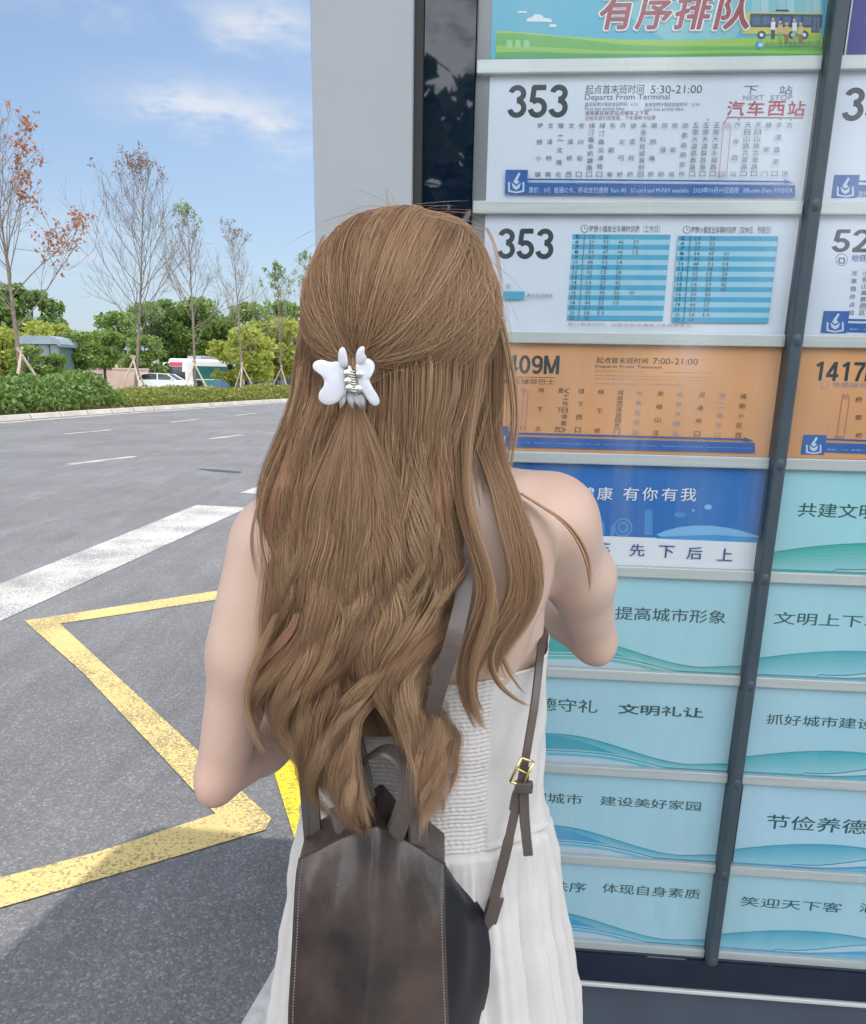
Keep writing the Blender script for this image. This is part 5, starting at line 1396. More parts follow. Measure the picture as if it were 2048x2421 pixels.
# ---- dress: smocked bodice and gathered skirt
M_dress = mat('white linen', (.60, .57, .548), .85, .15, var=.02, vscale=30, bump=.22, bscale=700, sheen=.2)
th = np.linspace(0, 2 * math.pi, 760, endpoint=False)       # 0 = back, growing towards her right arm
zt0, ztR, ztF = Yd(900, 1392, .80)[2], Yd(1097, 1312, .89)[2], Yd(1097, 1300, .89)[2] + .03
def ztop(t):
    c = (1 - np.cos(t)) / 2             # 0 back .. 1 front
    return np.where(c < .5, zt0 + (ztR - zt0) * np.clip(c / .5, 0, 1) ** 1.15, ztR + (ztF - ztR) * (c - .5) / .5)
def sx_(z, gain, t):
    cx, cy, a, b = sec(z)
    return cx + np.sin(t) * (a + gain), cy - np.cos(t) * (b + gain)
def bodice(t, v):
    z = ztop(t) + (WZ - ztop(t)) * v
    gain = .007 + .002 * np.sin(v * 3.1)
    x, y = sx_(z, gain, t)
    xs = np.where(np.cos(t) > 0, x, 9)
    smock = np.clip((.068 - xs) / .003, 0, 1) * np.clip((xs + .16) / .003, 0, 1)
    row = (z + .0006 * np.sin(xs * 160)) * 2 * math.pi / .0052
    stag = np.cos(row)
    col = xs * 2 * math.pi / .0082 + 1.3 * np.sin(xs * 71 + z * 33) + .9 * np.sin(z * 210 + xs * 40)
    ripple = .0006 * stag + .00042 * np.sin(col + .9 * np.sin(row * .5)) * (.7 + .5 * np.sin(z * 300 + xs * 120)) + .0008 * np.sin(z * 95 + xs * 25)
    soft = .0016 * np.sin(t * 9 + z * 38) + .0014 * np.sin(t * 17 - z * 70) + .003 * np.exp(-((v - .985) / .02) ** 2)
    g_ = gain + smock * (ripple + .001) + (1 - smock) * soft + .0015 * np.exp(-((v - .012) / .010) ** 2)
    x, y = sx_(z, g_, t)
    return np.stack([x, y, z], -1)
dV, dF = loft(bodice, th, np.linspace(0, 1, 330), True)
rngd = np.random.default_rng(3)
SKB = .34
def skirt(t, v):
    z = WZ + .004 - (WZ - SKB) * v
    s = np.maximum(WZ - z, 0)
    cx, cy, a, b = sec(np.maximum(z, _sec[0, 0]))
    gath = np.zeros_like(t)
    for n_, am, ph in ((13, .4, .3), (21, .5, 1.9), (34, .45, 4.1), (55, .30, .8), (89, .16, 2.2)):
        decay = np.exp(-s * (n_ / 55.0) * 3.0)
        gath += am * np.sin(n_ * t + ph + 2.2 * s * np.sin(ph * 3) + .6 * np.sin(3 * t + ph)) * decay
    amp = .0012 + .0105 * (1 - np.exp(-s / .12))
    cxx, a_, b_ = np.interp(z, SKT[:, 0], SKT[:, 1]), np.interp(z, SKT[:, 0], SKT[:, 2]), np.interp(z, SKT[:, 0], SKT[:, 3])
    g_ = gath * amp * .95 + .0010 * np.sin(s * 70 + 6 * np.sin(t * 3) + t * 9) * np.sin(t * 11 + s * 14) * np.clip(s / .05, 0, 1) + .0004 * np.sin(s * 150 + t * 23 + 3 * np.sin(t * 7))
    _, _, sa, sb = sec(np.maximum(z, _sec[0, 0])); a_ = np.maximum(a_, sa + .0085); b_ = np.maximum(b_, sb + .010)
    tk = np.clip((WZ + .004 - z) / .013, 0, 1); tk = tk * tk * (3 - 2 * tk); a_ = (sa + .003) * (1 - tk) + a_ * tk; b_ = (sb + .003) * (1 - tk) + b_ * tk; g_ = g_ * tk; cxx = sec(np.maximum(z, _sec[0, 0]))[0] * (1 - tk) + cxx * tk
    cyy = sec(np.maximum(z, _sec[0, 0]))[1] * (1 - tk) + .89 * tk
    return np.stack([cxx + np.sin(t) * (a_ + g_), cyy - np.cos(t) * (b_ + g_ * .9), z], -1)
SKT = []
for yd, xl, xr, hd in ((1725, 610, 1126, .104), (1760, 601, 1134, .110), (1800, 592, 1145, .116), (1860, 580, 1160, .124), (1990, 562, 1181, .136), (2085, 547, 1188, .142), (2250, 532, 1200, .150), (2700, 500, 1215, .17)):
    L, Rr = Yd(xl, yd, .89), Yd(xr, yd, .89); SKT.append((L[2], (L[0] + Rr[0]) / 2, (Rr[0] - L[0]) / 2 - .004, hd))
SKT = np.array(SKT)[::-1]
kV, kF = loft(skirt, np.linspace(0, 2 * math.pi, 900, endpoint=False), np.concatenate([np.linspace(0, .12, 30), np.linspace(.125, 1, 110)]), True)
dress = np_mesh('dress', dV, dF, M_dress); keep(dress, person)
sk = np_mesh('skirt', kV, kF, M_dress); sk.parent = dress
# ================================================================== hair
def hair_mat():
    m = bpy.data.materials.new('brown hair'); m.use_nodes = True
    t = m.node_tree; b = t.nodes['Principled BSDF']
    a = t.nodes.new('ShaderNodeAttribute'); a.attribute_name = 'tint'
    t.links.new(a.outputs['Color'], b.inputs['Base Color'])
    b.inputs['Roughness'].default_value = .37
    b.inputs['Specular IOR Level'].default_value = .42
    b.inputs['Specular Tint'].default_value = (1, .82, .6, 1)
    tr = t.nodes.new('ShaderNodeBsdfTranslucent'); t.links.new(a.outputs['Color'], tr.inputs[0])
    mx = t.nodes.new('ShaderNodeMixShader'); mx.inputs[0].default_value = .22
    t.links.new(b.outputs[0], mx.inputs[1]); t.links.new(tr.outputs[0], mx.inputs[2]); t.links.new(mx.outputs[0], t.nodes['Material Output'].inputs[0])
    return m
M_hair = hair_mat()
rg = np.random.default_rng(42)
HV, HF, HC = [], [], []
_hn = 0
def strands(P, rad, col, tip=.15):
    """P (n, k, 3) polylines -> three-sided tubes"""
    global _hn
    n, k, _ = P.shape
    tg = np.gradient(P, axis=1); tg /= np.linalg.norm(tg, axis=2, keepdims=True) + 1e-9
    ref = np.array([.35, -.93, .1])
    x = np.cross(tg, ref); x /= np.linalg.norm(x, axis=2, keepdims=True) + 1e-9
    y = np.cross(tg, x)
    prof = np.interp(np.linspace(0, 1, k), [0, .08, .75, 1], [.8, 1, .9, tip])
    rr = (rad if np.isscalar(rad) else np.asarray(rad)[:, None]) * prof[None, :]
    rr = np.broadcast_to(rr, (n, k))[..., None]
    V = np.stack([P + rr * (math.cos(a) * x + math.sin(a) * y) for a in (math.pi / 2, math.pi * 7 / 6, math.pi * 11 / 6)], 2)   # n k 3 3
    base = (np.arange(n) * k * 3)[:, None, None] + (np.arange(k - 1) * 3)[None, :, None] + np.arange(3)[None, None, :]
    nxt = (np.arange(n) * k * 3)[:, None, None] + (np.arange(k - 1) * 3)[None, :, None] + np.array([1, 2, 0])[None, None, :]
    F = np.stack([base, nxt, nxt + 3, base + 3], -1).reshape(-1, 4) + _hn
    HV.append(V.reshape(-1, 3).astype(np.float32)); HF.append(F.astype(np.int32))
    HC.append(np.repeat(col.astype(np.float32), k * 3, 0)); _hn += n * k * 3
PAL = np.array([(.42, .28, .172), (.31, .20, .117), (.58, .42, .27), (.37, .20, .13), (.47, .32, .195), (.21, .115, .07), (.44, .24, .165)]) * np.array([1.13, 1.08, 1.04])
PW = np.array([.30, .16, .16, .10, .17, .06, .05]); PW = PW / PW.sum()
def tint(n, lock=None, mixl=.55):
    a = PAL[rg.choice(len(PAL), n, p=PW)]
    if lock is not None: a = a * (1 - mixl) + lock * mixl
    return np.clip(a * rg.uniform(.82, 1.18, (n, 1)), 0, 1)
def sp(tab, yq, c):                     # column c of a table keyed by its first column, smooth
    tab = np.asarray(tab, float)
    return np.interp(yq, tab[:, 0], tab[:, c])
def smooth_noise(t, seed, f):
    r_ = np.random.default_rng(seed); k = np.array([1, 1.9, 3.1]) * f; ph = r_.random(3) * 6.28; am = np.array([.6, .3, .2])
    return sum(a * np.sin(q * t + p) for a, q, p in zip(am, k, ph))
# ---- lengths falling down the back
CB = [(540, 645, 980), (640, 628, 992), (740, 614, 985), (800, 608, 978), (860, 590, 958), (940, 560, 946), (1000, 540, 948), (1060, 536, 956), (1150, 550, 972), (1220, 556, 956), (1290, 548, 920), (1350, 528, 892), (1400, 512, 882), (1450, 518, 906), (1500, 545, 930), (1560, 582, 924), (1620, 622, 902), (1690, 690, 880), (1760, 720, 866)]
GB = [(1350, 768, 770), (1420, 748, 778), (1470, 728, 795), (1520, 724, 815), (1580, 732, 838), (1640, 748, 850), (1700, 772, 858), (1760, 790, 850)]
DB = [(540, .775), (640, .768), (760, .764), (860, .772), (960, .778), (1060, .772), (1200, .764), (1350, .760), (1480, .748), (1600, .728), (1700, .708), (1760, .705)]
def cpos(s, yq):
    xl, xr = sp(CB, yq, 1), sp(CB, yq, 2); gl, gr = sp(GB, yq, 1), sp(GB, yq, 2)
    return np.where(s < .58, xl + (gl - xl) * (s / .58), gr + (xr - gr) * ((s - .58) / .42))
K = 56
def back_of_head(xd, yd):               # distance of the scalp where the lower hair is rooted
    q = 1 - ((xd - 820) / 190.0) ** 2 - ((yd - 640) / 215.0) ** 2
    return .878 - .109 * np.sqrt(np.clip(q, .02, 1))
def hair_Y(xd, yd, base, off_=0.0):
    w = np.clip((yd - 735 - off_) / 200, 0, 1); w = w * w * (3 - 2 * w)
    return (back_of_head(xd, yd) + .008 - .0055 * np.clip((yd - 690) / 70, 0, 1)) * (1 - w) + base * w
def lock(s0, q, ns, yend, amp, lam, ph, rx, lockc, ystart=(540, 730), twist=1.0, mixl=.5):
    """one wavy lock: strands wound loosely round a guide that swings from side to side"""
    al = rg.uniform(0, 2 * math.pi, ns); r = np.sqrt(rg.random(ns))
    y0 = rg.uniform(*ystart, ns); ye = yend - np.abs(rg.normal(size=ns)) * 52 + rg.uniform(-18, 22, ns)
    t = np.linspace(0, 1, K)[None, :]
    yd = y0[:, None] + (ye - y0)[:, None] * t
    f = np.clip((yd - 840) / 420, 0, 1)
    tipf = np.clip((yend - yd) / 330, 0, 1)
    R_x = rx * (1 + .5 * (1 - f)) * (.17 + .83 * tipf ** .65)
    tw = al[:, None] + twist * 2 * math.pi * (yd - 900) / lam * f
    wave = f ** 1.2 * (amp * np.sin(2 * math.pi * yd / lam + ph + (rg.normal(size=ns) * .16)[:, None]) + amp * .3 * np.sin(2 * math.pi * yd / (lam * 2.3) + ph * 2))
    xd = cpos(np.full_like(yd, s0), yd) + wave + R_x * r[:, None] * np.cos(tw)
    xl, xr = sp(CB, yd, 1), sp(CB, yd, 2)
    over = np.clip(xl - 6 - xd, 0, 60); xd = xd + over * .75
    over = np.clip(xd - xr - 6, 0, 60); xd = xd - over * .75
    gl, gr = sp(GB, yd, 1), sp(GB, yd, 2)
    gw = np.clip((yd - 1380) / 90, 0, 1)
    if s0 < .58: xd = xd - np.clip(xd - gl + 14, 0, 200) * .66 * gw
    else: xd = xd + np.clip(gr + 14 - xd, 0, 200) * .66 * gw
    edge = np.abs(2 * (xd - xl) / (xr - xl) - 1)
    Yv = sp(DB, yd, 1) + .040 * q + .045 * np.clip(edge, 0, 1.1) ** 4 + .0155 * f * np.cos(2 * math.pi * yd / lam + ph) + .00048 * R_x * r[:, None] * np.sin(tw)
    Yv = hair_Y(xd, yd, Yv, rg.uniform(-30, 70) + (rg.normal(size=ns) * 22)[:, None])
    P = Ya(xd + (rg.normal(size=ns) * 1.2)[:, None] + (rg.normal(size=ns) * 9)[:, None] * (t ** 2) * (rg.random(ns) < .25)[:, None], yd, Yv)
    strands(P, rg.uniform(.00017, .00029, ns), tint(ns, lockc, mixl))
def yend_of(s0):
    if s0 < .58: return 1695 - 270 * max(0, (.30 - s0) / .30) ** 1.3
    return 1690 - 170 * max(0, (s0 - .80) / .20)
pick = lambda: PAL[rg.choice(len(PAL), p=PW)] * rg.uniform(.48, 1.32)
for i in range(46):                     # inner body of the hair, calmer; recess shade put into a darker tint
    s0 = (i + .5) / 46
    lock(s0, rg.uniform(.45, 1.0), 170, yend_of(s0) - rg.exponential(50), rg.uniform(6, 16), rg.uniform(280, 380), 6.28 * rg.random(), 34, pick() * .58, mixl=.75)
for i in range(46):                     # outer wavy locks
    s0 = ((i * .61803) % 1.0) * .98 + .01
    lock(s0, rg.uniform(0, .5), 290, yend_of(s0) + 12 - rg.exponential(62), rg.uniform(26, 50), rg.uniform(320, 430), 5.0 * s0 + rg.normal() * .75, rg.uniform(16, 31), pick())
for i in range(26):                     # thin stray locks on top
    s0 = rg.random()
    lock(s0, -.10, 40, yend_of(s0) - rg.exponential(90), rg.uniform(18, 40), rg.uniform(260, 380), 6.28 * rg.random(), rg.uniform(4, 9), pick() * 1.15, ystart=(700, 900))
# ---- upper hair drawn back to the clip, then on as a loose tail
EC = Yd(820, 640, .878); ER = np.array([.1030, .113, .102])
def on_head(d, lift=0.0):
    d = d / np.linalg.norm(d, axis=-1, keepdims=True)
    return EC + d * ER * (1 + lift)[..., None]
clipP = Yd(718, 765, .758)
cd = (clipP - EC) / ER; cd /= np.linalg.norm(cd)
NA = 9500
az = rg.uniform(-math.pi, math.pi, NA); el = np.arcsin(rg.uniform(-.18, .995, NA))
rd = np.stack([np.sin(az) * np.cos(el), -np.cos(az) * np.cos(el), np.sin(el)], 1)   # az 0 = back
tx = np.where(rd[:, 0] > .12, 745 + 225 * np.clip(rd[:, 0] - .12, 0, .9) ** .8 + rg.normal(size=NA) * 38, 690 - 80 * np.clip(-rd[:, 0], 0, 1) + rg.normal(size=NA) * 12)
ty = rg.uniform(735, 900, NA) - .12 * np.abs(tx - 720)
miss = (rg.random(NA) < np.where(rd[:, 0] > .12, .50, .30)) & (el < .9)
q_ = np.clip(1 - ((tx - 820) / 188.0) ** 2 - ((ty - 640) / 215.0) ** 2, .03, 1)
tP = Ya(tx, ty, .878 - .113 * np.sqrt(q_)); td = (tP - EC) / ER; td /= np.linalg.norm(td, axis=1)[:, None]
tgt = np.where(miss[:, None], td, cd[None, :])
ang = np.arccos(np.clip((rd * tgt).sum(1), -1, 1))

okm = (ang > .12) & (ang < 2.25) & ~((az > 1.15) & (az < 2.7) & (el < .45))
# a side parting: hair right of it belongs to the curtain at her right
rd, ang, tgt, miss, tx, ty = rd[okm], ang[okm], tgt[okm], miss[okm], tx[okm], ty[okm]; NA = len(rd)
KH = 24
t = np.linspace(0, 1, KH)[None, :, None]
om = ang[:, None, None]
path = (np.sin((1 - t) * om) * rd[:, None, :] + np.sin(t * om) * tgt[:, None, :]) / np.sin(om)
left = rd[:, 0] < cd[0]
# strands bow outward a little and droop before gathering
lay = rg.random(NA) ** 1.6
lift = -.055 * lay[:, None] + .012 * np.sin(math.pi * t[..., 0]) + .022 * smooth_noise(np.arctan2(rd[:, 0], rd[:, 2]) * 13, 4, 1.0)[:, None] * np.sin(math.pi * np.clip(t[..., 0], 0, 1)) ** .6
droop = (.10 + .16 * np.clip(rd[:, 0] - cd[0], 0, 1))[:, None] * np.sin(math.pi * t[..., 0]) ** 1.5 * np.clip(ang[:, None] / 1.4, 0, 1)
path = path.copy(); path[..., 2] -= droop
wisp = .010 * np.sin(t[..., 0] * 5 + rg.random(NA)[:, None] * 6.28)
path[..., 0] += wisp
PH = on_head(path, lift)
gat = rg.normal(size=(NA, 1, 3)) * np.array([.007, .003, .007])
PH = PH + gat * (t ** 2) * np.where(miss, .5, 1.0)[:, None, None]
KD = 26
yt = np.linspace(790, 1, KD)            # placeholder, set per strand below
lockid = rg.integers(0, 16, NA)
lx = rg.uniform(-1, 1, 16); lph = rg.random(16) * 6.28; llam = rg.uniform(250, 340, 16); lend = rg.uniform(1150, 1420, 16)
tt = np.linspace(0.04, 1, KD)[None, :]
ye = lend[lockid] - np.abs(rg.normal(size=NA)) * 60
yd = 775 + (ye[:, None] - 775) * tt
wx = sp([(760, 8), (830, 16), (900, 46), (1000, 92), (1150, 130), (1350, 140), (1600, 120)], yd, 1)
xc = sp([(760, 716), (830, 718), (950, 712), (1150, 712), (1350, 725), (1600, 760)], yd, 1)
fd = np.clip((yd - 880) / 450, 0, 1)
xd = xc + wx * (lx[lockid][:, None] * .8 + (rg.normal(size=NA) * .22)[:, None] * (1 - .5 * fd)) + 20 * fd ** 1.3 * np.sin(2 * math.pi * yd / llam[lockid][:, None] + lph[lockid][:, None] + (rg.normal(size=NA) * .2)[:, None])
Yv = sp([(760, .757), (830, .757), (950, .762), (1100, .760), (1300, .752), (1500, .742)], yd, 1) + (rg.random(NA) * .012)[:, None] + .010 * fd * np.cos(2 * math.pi * yd / llam[lockid][:, None] + lph[lockid][:, None])
y2 = ty[:, None] + (ye[:, None] + 60 - ty[:, None]) * tt
s2 = np.clip((tx - sp(CB, ty, 1)) / (sp(CB, ty, 2) - sp(CB, ty, 1)), 0, 1)[:, None]
x2 = tx[:, None] + (cpos(np.broadcast_to(s2, y2.shape), y2) - cpos(np.broadcast_to(s2, y2.shape), np.broadcast_to(ty[:, None], y2.shape))) * np.clip((y2 - ty[:, None]) / 120, 0, 1) + 18 * np.clip((y2 - 880) / 450, 0, 1) * np.sin(2 * math.pi * y2 / 330 + s2 * 14)
e2 = np.clip(np.abs(2 * s2 - 1), 0, 1)
w2 = np.clip((y2 - ty[:, None]) / 110, 0, 1); w2 = w2 * w2 * (3 - 2 * w2)
Y2 = tP[okm][:, 1][:, None] * (1 - w2) + (sp(DB, y2, 1) - .002 + .045 * e2 ** 4 + (rg.random(NA) * .012)[:, None]) * w2
xd, yd, Yv = np.where(miss[:, None], x2, xd), np.where(miss[:, None], y2, yd), np.where(miss[:, None], Y2, Yv)
PD_ = Ya(xd, yd, Yv)
angp = np.round(np.arctan2(rd[:, 0], rd[:, 2]) * 14).astype(int)
lc = (PAL[np.random.default_rng(8).choice(len(PAL), 200, p=PW)] * np.random.default_rng(9).uniform(.68, 1.25, (200, 1)))[angp % 200]
strands(np.concatenate([PH, PD_], 1), rg.uniform(.00018, .00030, NA), tint(NA, lc, .5))
# ---- curtain on her right side, in front of the shoulder
def curtain(tab, n, ny0, seeds, locks, rad=(.00018, .00028), colk=.5, spread=1.0):
    """tab rows: y, x left, x right, distance"""
    tab = np.array(tab, float)
    for l in range(locks):
        s0 = (l + .5) / locks + rg.normal() * .05
        ns = n // locks
        ss = np.clip(s0 + rg.normal(size=ns) * .10 * spread, -.05, 1.05)
        end = tab[-1, 0] - abs(rg.normal()) * 110
        t = np.linspace(0, 1, 46)[None, :]
        ye = end - np.abs(rg.normal(size=ns)) * 60
        y0 = ny0 + rg.random(ns) * 25
        # parameter along the table, the table may double back in y
        u = t * np.clip((ye / tab[-1, 0]), .6, 1)[:, None] * (len(tab) - 1)
        iu = np.arange(len(tab))
        def cr(c):                      # smooth interpolation
            a = np.interp(u, iu, tab[:, c]); b_ = np.interp(np.clip(u + .35, 0, len(tab) - 1), iu, tab[:, c]); d_ = np.interp(np.clip(u - .35, 0, len(tab) - 1), iu, tab[:, c])
            return (a + b_ + d_) / 3
        yd = cr(0); xl, xr = cr(1), cr(2)
        fall = np.clip((yd - 900) / 300, 0, 1)
        xd = xl + (xr - xl) * ss[:, None] + 6 * fall * np.sin(yd / 45 + l) + (rg.normal(size=ns) * 1.5)[:, None]
        Yv = cr(3) + (rg.random(ns) * .010)[:, None] + rg.normal() * .003
        P = Ya(xd, yd, Yv)
        lockc = PAL[rg.choice(len(PAL), p=PW)] * rg.uniform(.8, 1.15)
        strands(P, rg.uniform(*rad, ns), tint(ns, lockc, colk))
curtain([(424, 800, 850, .90), (440, 880, 935, .88), (490, 925, 980, .865), (560, 945, 1004, .862), (640, 952, 1016, .862), (720, 950, 1021, .862), (800, 945, 1020, .862), (880, 960, 1017, .86), (950, 988, 1032, .825), (1010, 1010, 1054, .800), (1070, 1022, 1078, .786),
         (1130, 1034, 1096, .776), (1190, 1042, 1100, .772), (1240, 1030, 1088, .770), (1290, 1004, 1060, .768), (1340, 988, 1028, .768), (1390, 984, 1010, .768)], 2500, 0, 0, 26)
curtain([(424, 780, 850, .90), (450, 830, 930, .875), (520, 870, 965, .845), (620, 905, 985, .83), (720, 915, 985, .825), (820, 915, 972, .825), (900, 918, 958, .81), (980, 925, 955, .795), (1060, 940, 966, .778), (1140, 962, 990, .768), (1210, 984, 1012, .764), (1280, 962, 1002, .760),
         (1340, 940, 974, .758), (1400, 930, 956, .760), (1450, 950, 972, .764), (1498, 980, 994, .768)], 1900, 0, 0, 18)
# single curls over the shoulder blade
for tab in ([(1010, 1040, 1044, 0.806), (1100, 1062, 1070, 0.784), (1170, 1082, 1094, 0.776), (1230, 1062, 1072, 0.772), (1290, 1020, 1030, 0.769), (1340, 996, 1004, 0.766), (1390, 1006, 1014, 0.766), (1425, 1040, 1050, 0.768), (1446, 1086, 1096, 0.776)],
            [(1010, 1030, 1036, 0.806), (1100, 1052, 1058, 0.784), (1180, 1070, 1078, 0.776), (1250, 1050, 1056, 0.772), (1310, 1022, 1026, 0.769), (1350, 1030, 1036, 0.766), (1390, 1050, 1058, 0.766), (1420, 1072, 1080, 0.768)],
            [(1010, 1044, 1050, 0.806), (1100, 1080, 1088, 0.786), (1180, 1090, 1102, 0.776), (1240, 1078, 1086, 0.773), (1290, 1046, 1052, 0.770), (1330, 1020, 1028, 0.768), (1365, 1016, 1022, 0.766), (1400, 1032, 1040, 0.766)],
            [(1000, 1052, 1056, 0.811), (1030, 1100, 1106, 0.806), (1062, 1150, 1156, 0.804), (1110, 1184, 1188, 0.806), (1170, 1196, 1200, 0.811), (1225, 1192, 1196, 0.816)],
            [(640, 1012, 1022, 0.857), (720, 1028, 1040, 0.855), (800, 1040, 1054, 0.853), (870, 1044, 1056, 0.850), (930, 1030, 1044, 0.845), (985, 1026, 1040, 0.821)],
            [(1130, 1030, 1036, 0.776), (1200, 1070, 1076, 0.776), (1260, 1060, 1066, 0.773), (1320, 1000, 1006, 0.766), (1400, 950, 958, 0.758), (1470, 985, 990, 0.758)]):
    curtain(tab, 44, 0, 0, 2, (.0003, .0004))
# ---- flyaways
nf = 95
a0 = rg.uniform(-1.25, 1.25, nf)
top = np.stack([np.sin(a0), -.35 * np.ones(nf) + rg.normal(size=nf) * .3, np.cos(a0)], 1)
P = []
tq = np.linspace(0, 1, 20)
for i in range(nf):
    p0 = on_head(top[i][None, :], np.zeros(1))[0]
    n_ = top[i] / np.linalg.norm(top[i])
    tdir = np.cross(n_, np.array([0, 1., 0])) * (1 if a0[i] > 0 else -1) * -1 + rg.normal(size=3) * .25
    if a0[i] < 0: tdir = -tdir * -1
    L = rg.uniform(.02, .06); up_ = rg.uniform(.0, .004) * (2.2 if rg.random() < .15 else 1)
    P.append(p0 + tdir * L * tq[:, None] + n_ * (up_ * np.sin(tq * 2.4))[:, None] - np.array([0, 0, .02]) * (tq[:, None] ** 2) * abs(math.sin(a0[i])))
strands(np.array(P), .00017, tint(nf))
for tabs, n in (([(560, 1000, 1012, .865), (640, 1016, 1034, .862), (720, 1022, 1044, .86), (800, 1022, 1040, .86), (880, 1016, 1034, .858)], 14), ([(470, 660, 668, .86), (540, 628, 634, .855), (620, 612, 620, .85), (700, 604, 612, .84)], 10), ([(430, 792, 795, .86), (395, 782, 786, .86), (380, 786, 790, .86), (372, 800, 806, .86)], 4), ([(430, 812, 814, .86), (405, 802, 806, .86), (385, 794, 798, .86)], 3), ([(460, 985, 990, .87), (490, 1002, 1008, .87), (540, 1012, 1020, .87), (600, 1018, 1026, .868), (660, 1024, 1030, .866)], 16),
                ([(880, 585, 592, .80), (960, 550, 556, .80), (1040, 520, 530, .80), (1120, 508, 520, .80), (1200, 520, 535, .80)], 14), ([(930, 560, 566, .79), (1000, 536, 544, .79), (1090, 528, 540, .79), (1180, 540, 552, .79), (1260, 556, 562, .79)], 18),
                ([(1240, 560, 570, .785), (1320, 530, 545, .785), (1390, 500, 512, .785), (1440, 490, 500, .785), (1500, 505, 515, .785), (1560, 545, 560, .78)], 26), ([(700, 1018, 1030, .862), (780, 1030, 1046, .86), (860, 1036, 1060, .86), (930, 1010, 1030, .86), (960, 985, 1000, .86)], 9),
                ([(740, 612, 618, .80), (800, 600, 606, .80), (850, 588, 594, .80), (900, 572, 580, .80)], 12)):
    curtain(tabs, n, 0, 0, 1, (.00020, .00028), spread=3)
# ---- the dense undermass that closes the crown and the back
def blob(fn, us, vs, col, close=False):
    global _hn
    V, F = loft(fn, us, vs, close)
    HV.append(V.astype(np.float32)); HF.append(F.astype(np.int32) + _hn); HC.append(np.tile(np.array(col, np.float32), (len(V), 1))); _hn += len(V)
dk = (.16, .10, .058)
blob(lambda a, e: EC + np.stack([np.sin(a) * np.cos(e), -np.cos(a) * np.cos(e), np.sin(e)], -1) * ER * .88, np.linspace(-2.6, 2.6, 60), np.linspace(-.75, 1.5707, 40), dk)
def under(s, v):
    yd = 640 + 860 * v
    x = cpos(s * .90 + .05, yd) if True else 0
    e_ = np.abs(2 * s - 1)
    x = x + (cpos(np.full_like(s, .5), yd) - x) * .10 * v
    return Ya(x, yd, sp(DB, yd, 1) + .040 + .05 * e_ ** 3 + .004 * np.sin(s * 70 + v * 9))
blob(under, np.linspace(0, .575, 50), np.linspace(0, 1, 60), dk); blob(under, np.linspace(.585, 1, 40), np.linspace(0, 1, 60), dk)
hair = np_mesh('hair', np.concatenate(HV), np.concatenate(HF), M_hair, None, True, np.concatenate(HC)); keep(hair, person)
del HV, HF, HC

# ================================================================== butterfly hair clip
M_clip = mat('milky white plastic', (.70, .71, .77), .2, .5, coat=.5, sss=.2)
M_silver = mat('silver spring', (.62, .60, .55), .25, .5, metal=.9)
cY = .7445
clip = empty('hair_clip', tuple(Yd(716, 770, cY)), 'white butterfly claw clip holding the half up brown hair', 'hair clip')
def plate(pts, depth, th, name, bulge=.0016):
    """rounded plate from an outline (view px); depth per point"""
    pts = np.array(pts, float)
    for _ in range(2):                  # round the outline
        a, b = pts, np.roll(pts, -1, 0); pts = np.stack([a * .75 + b * .25, a * .25 + b * .75], 1).reshape(-1, 2)
    c = pts.mean(0); n = len(pts); mb = MB(); V = []
    rings = [(1.0, th * .5, 0), (1.0, -th * .3, 0), (.975, -th * .47, .1), (.8, -th * .5, .6), (.4, -th * .5, .95)]
    for sc, off_, bl in rings:
        q = c + (pts - c) * sc
        V.append(Ya(q[:, 0], q[:, 1], depth(q[:, 0], q[:, 1]) + off_ - bulge * bl))
    V = np.concatenate(V); F = [tuple(range(n - 1, -1, -1)), tuple(range(4 * n, 5 * n))]
    for r_ in range(4): F += [(r_ * n + i, r_ * n + (i + 1) % n, (r_ + 1) * n + (i + 1) % n, (r_ + 1) * n + i) for i in range(n)]
    mb.add(V, F); return keep(mb.build(name, M_clip, smooth=True), clip)
plate([(702, 742), (690, 735), (672, 738), (655, 731), (638, 737), (636, 752), (658, 766), (662, 784), (648, 800), (650, 818), (668, 826), (688, 820), (698, 806), (708, 800), (706, 770)], lambda x, y: cY - .004 + (x - 636) * -.00004, .0030, 'wing')
plate([(724, 740), (736, 730), (752, 729), (764, 740), (763, 756), (751, 770), (757, 786), (772, 808), (774, 822), (764, 828), (752, 820), (740, 800), (729, 790), (726, 765)], lambda x, y: cY - .010 + (x - 724) * .00022, .0030, 'wing')
plate([(690, 712), (698, 705), (705, 712), (710, 740), (706, 752), (692, 748), (688, 730)], lambda x, y: cY - .012 + (y - 705) * .0001, .004, 'prong', .002)
plate([(728, 712), (736, 704), (744, 706), (742, 722), (748, 726), (742, 742), (726, 746), (724, 726)], lambda x, y: cY - .012 + (y - 705) * .0001, .004, 'prong', .002)
for x0, x1 in ((700, 694), (712, 718), (734, 742), (722, 736)):
    mb = MB(); mb.tube([Yd(x0, 800, cY - .002), Yd((x0 + x1) / 2, 816, cY), Yd(x1, 830, cY + .006)], [.0038, .0034, .0012], 8); keep(mb.build('tooth', M_clip, smooth=True), clip)
mb = MB()
a_ = np.linspace(0, 9 * 2 * math.pi, 150); c0, c1 = Yd(716, 752, cY - .010), Yd(722, 798, cY - .010)
mb.tube(c0 + (c1 - c0) * (a_ / a_[-1])[:, None] + np.stack([np.cos(a_), np.sin(a_), 0 * a_], 1) * .0038, .0008, 5); keep(mb.build('spring', M_silver, smooth=True), clip)
mb = MB(); mb.tube([c0 + np.array([-.002, 0, .003]), c1 + np.array([.002, 0, -.003])], .0026, 8); keep(mb.build('pin', M_silver, smooth=True), clip)
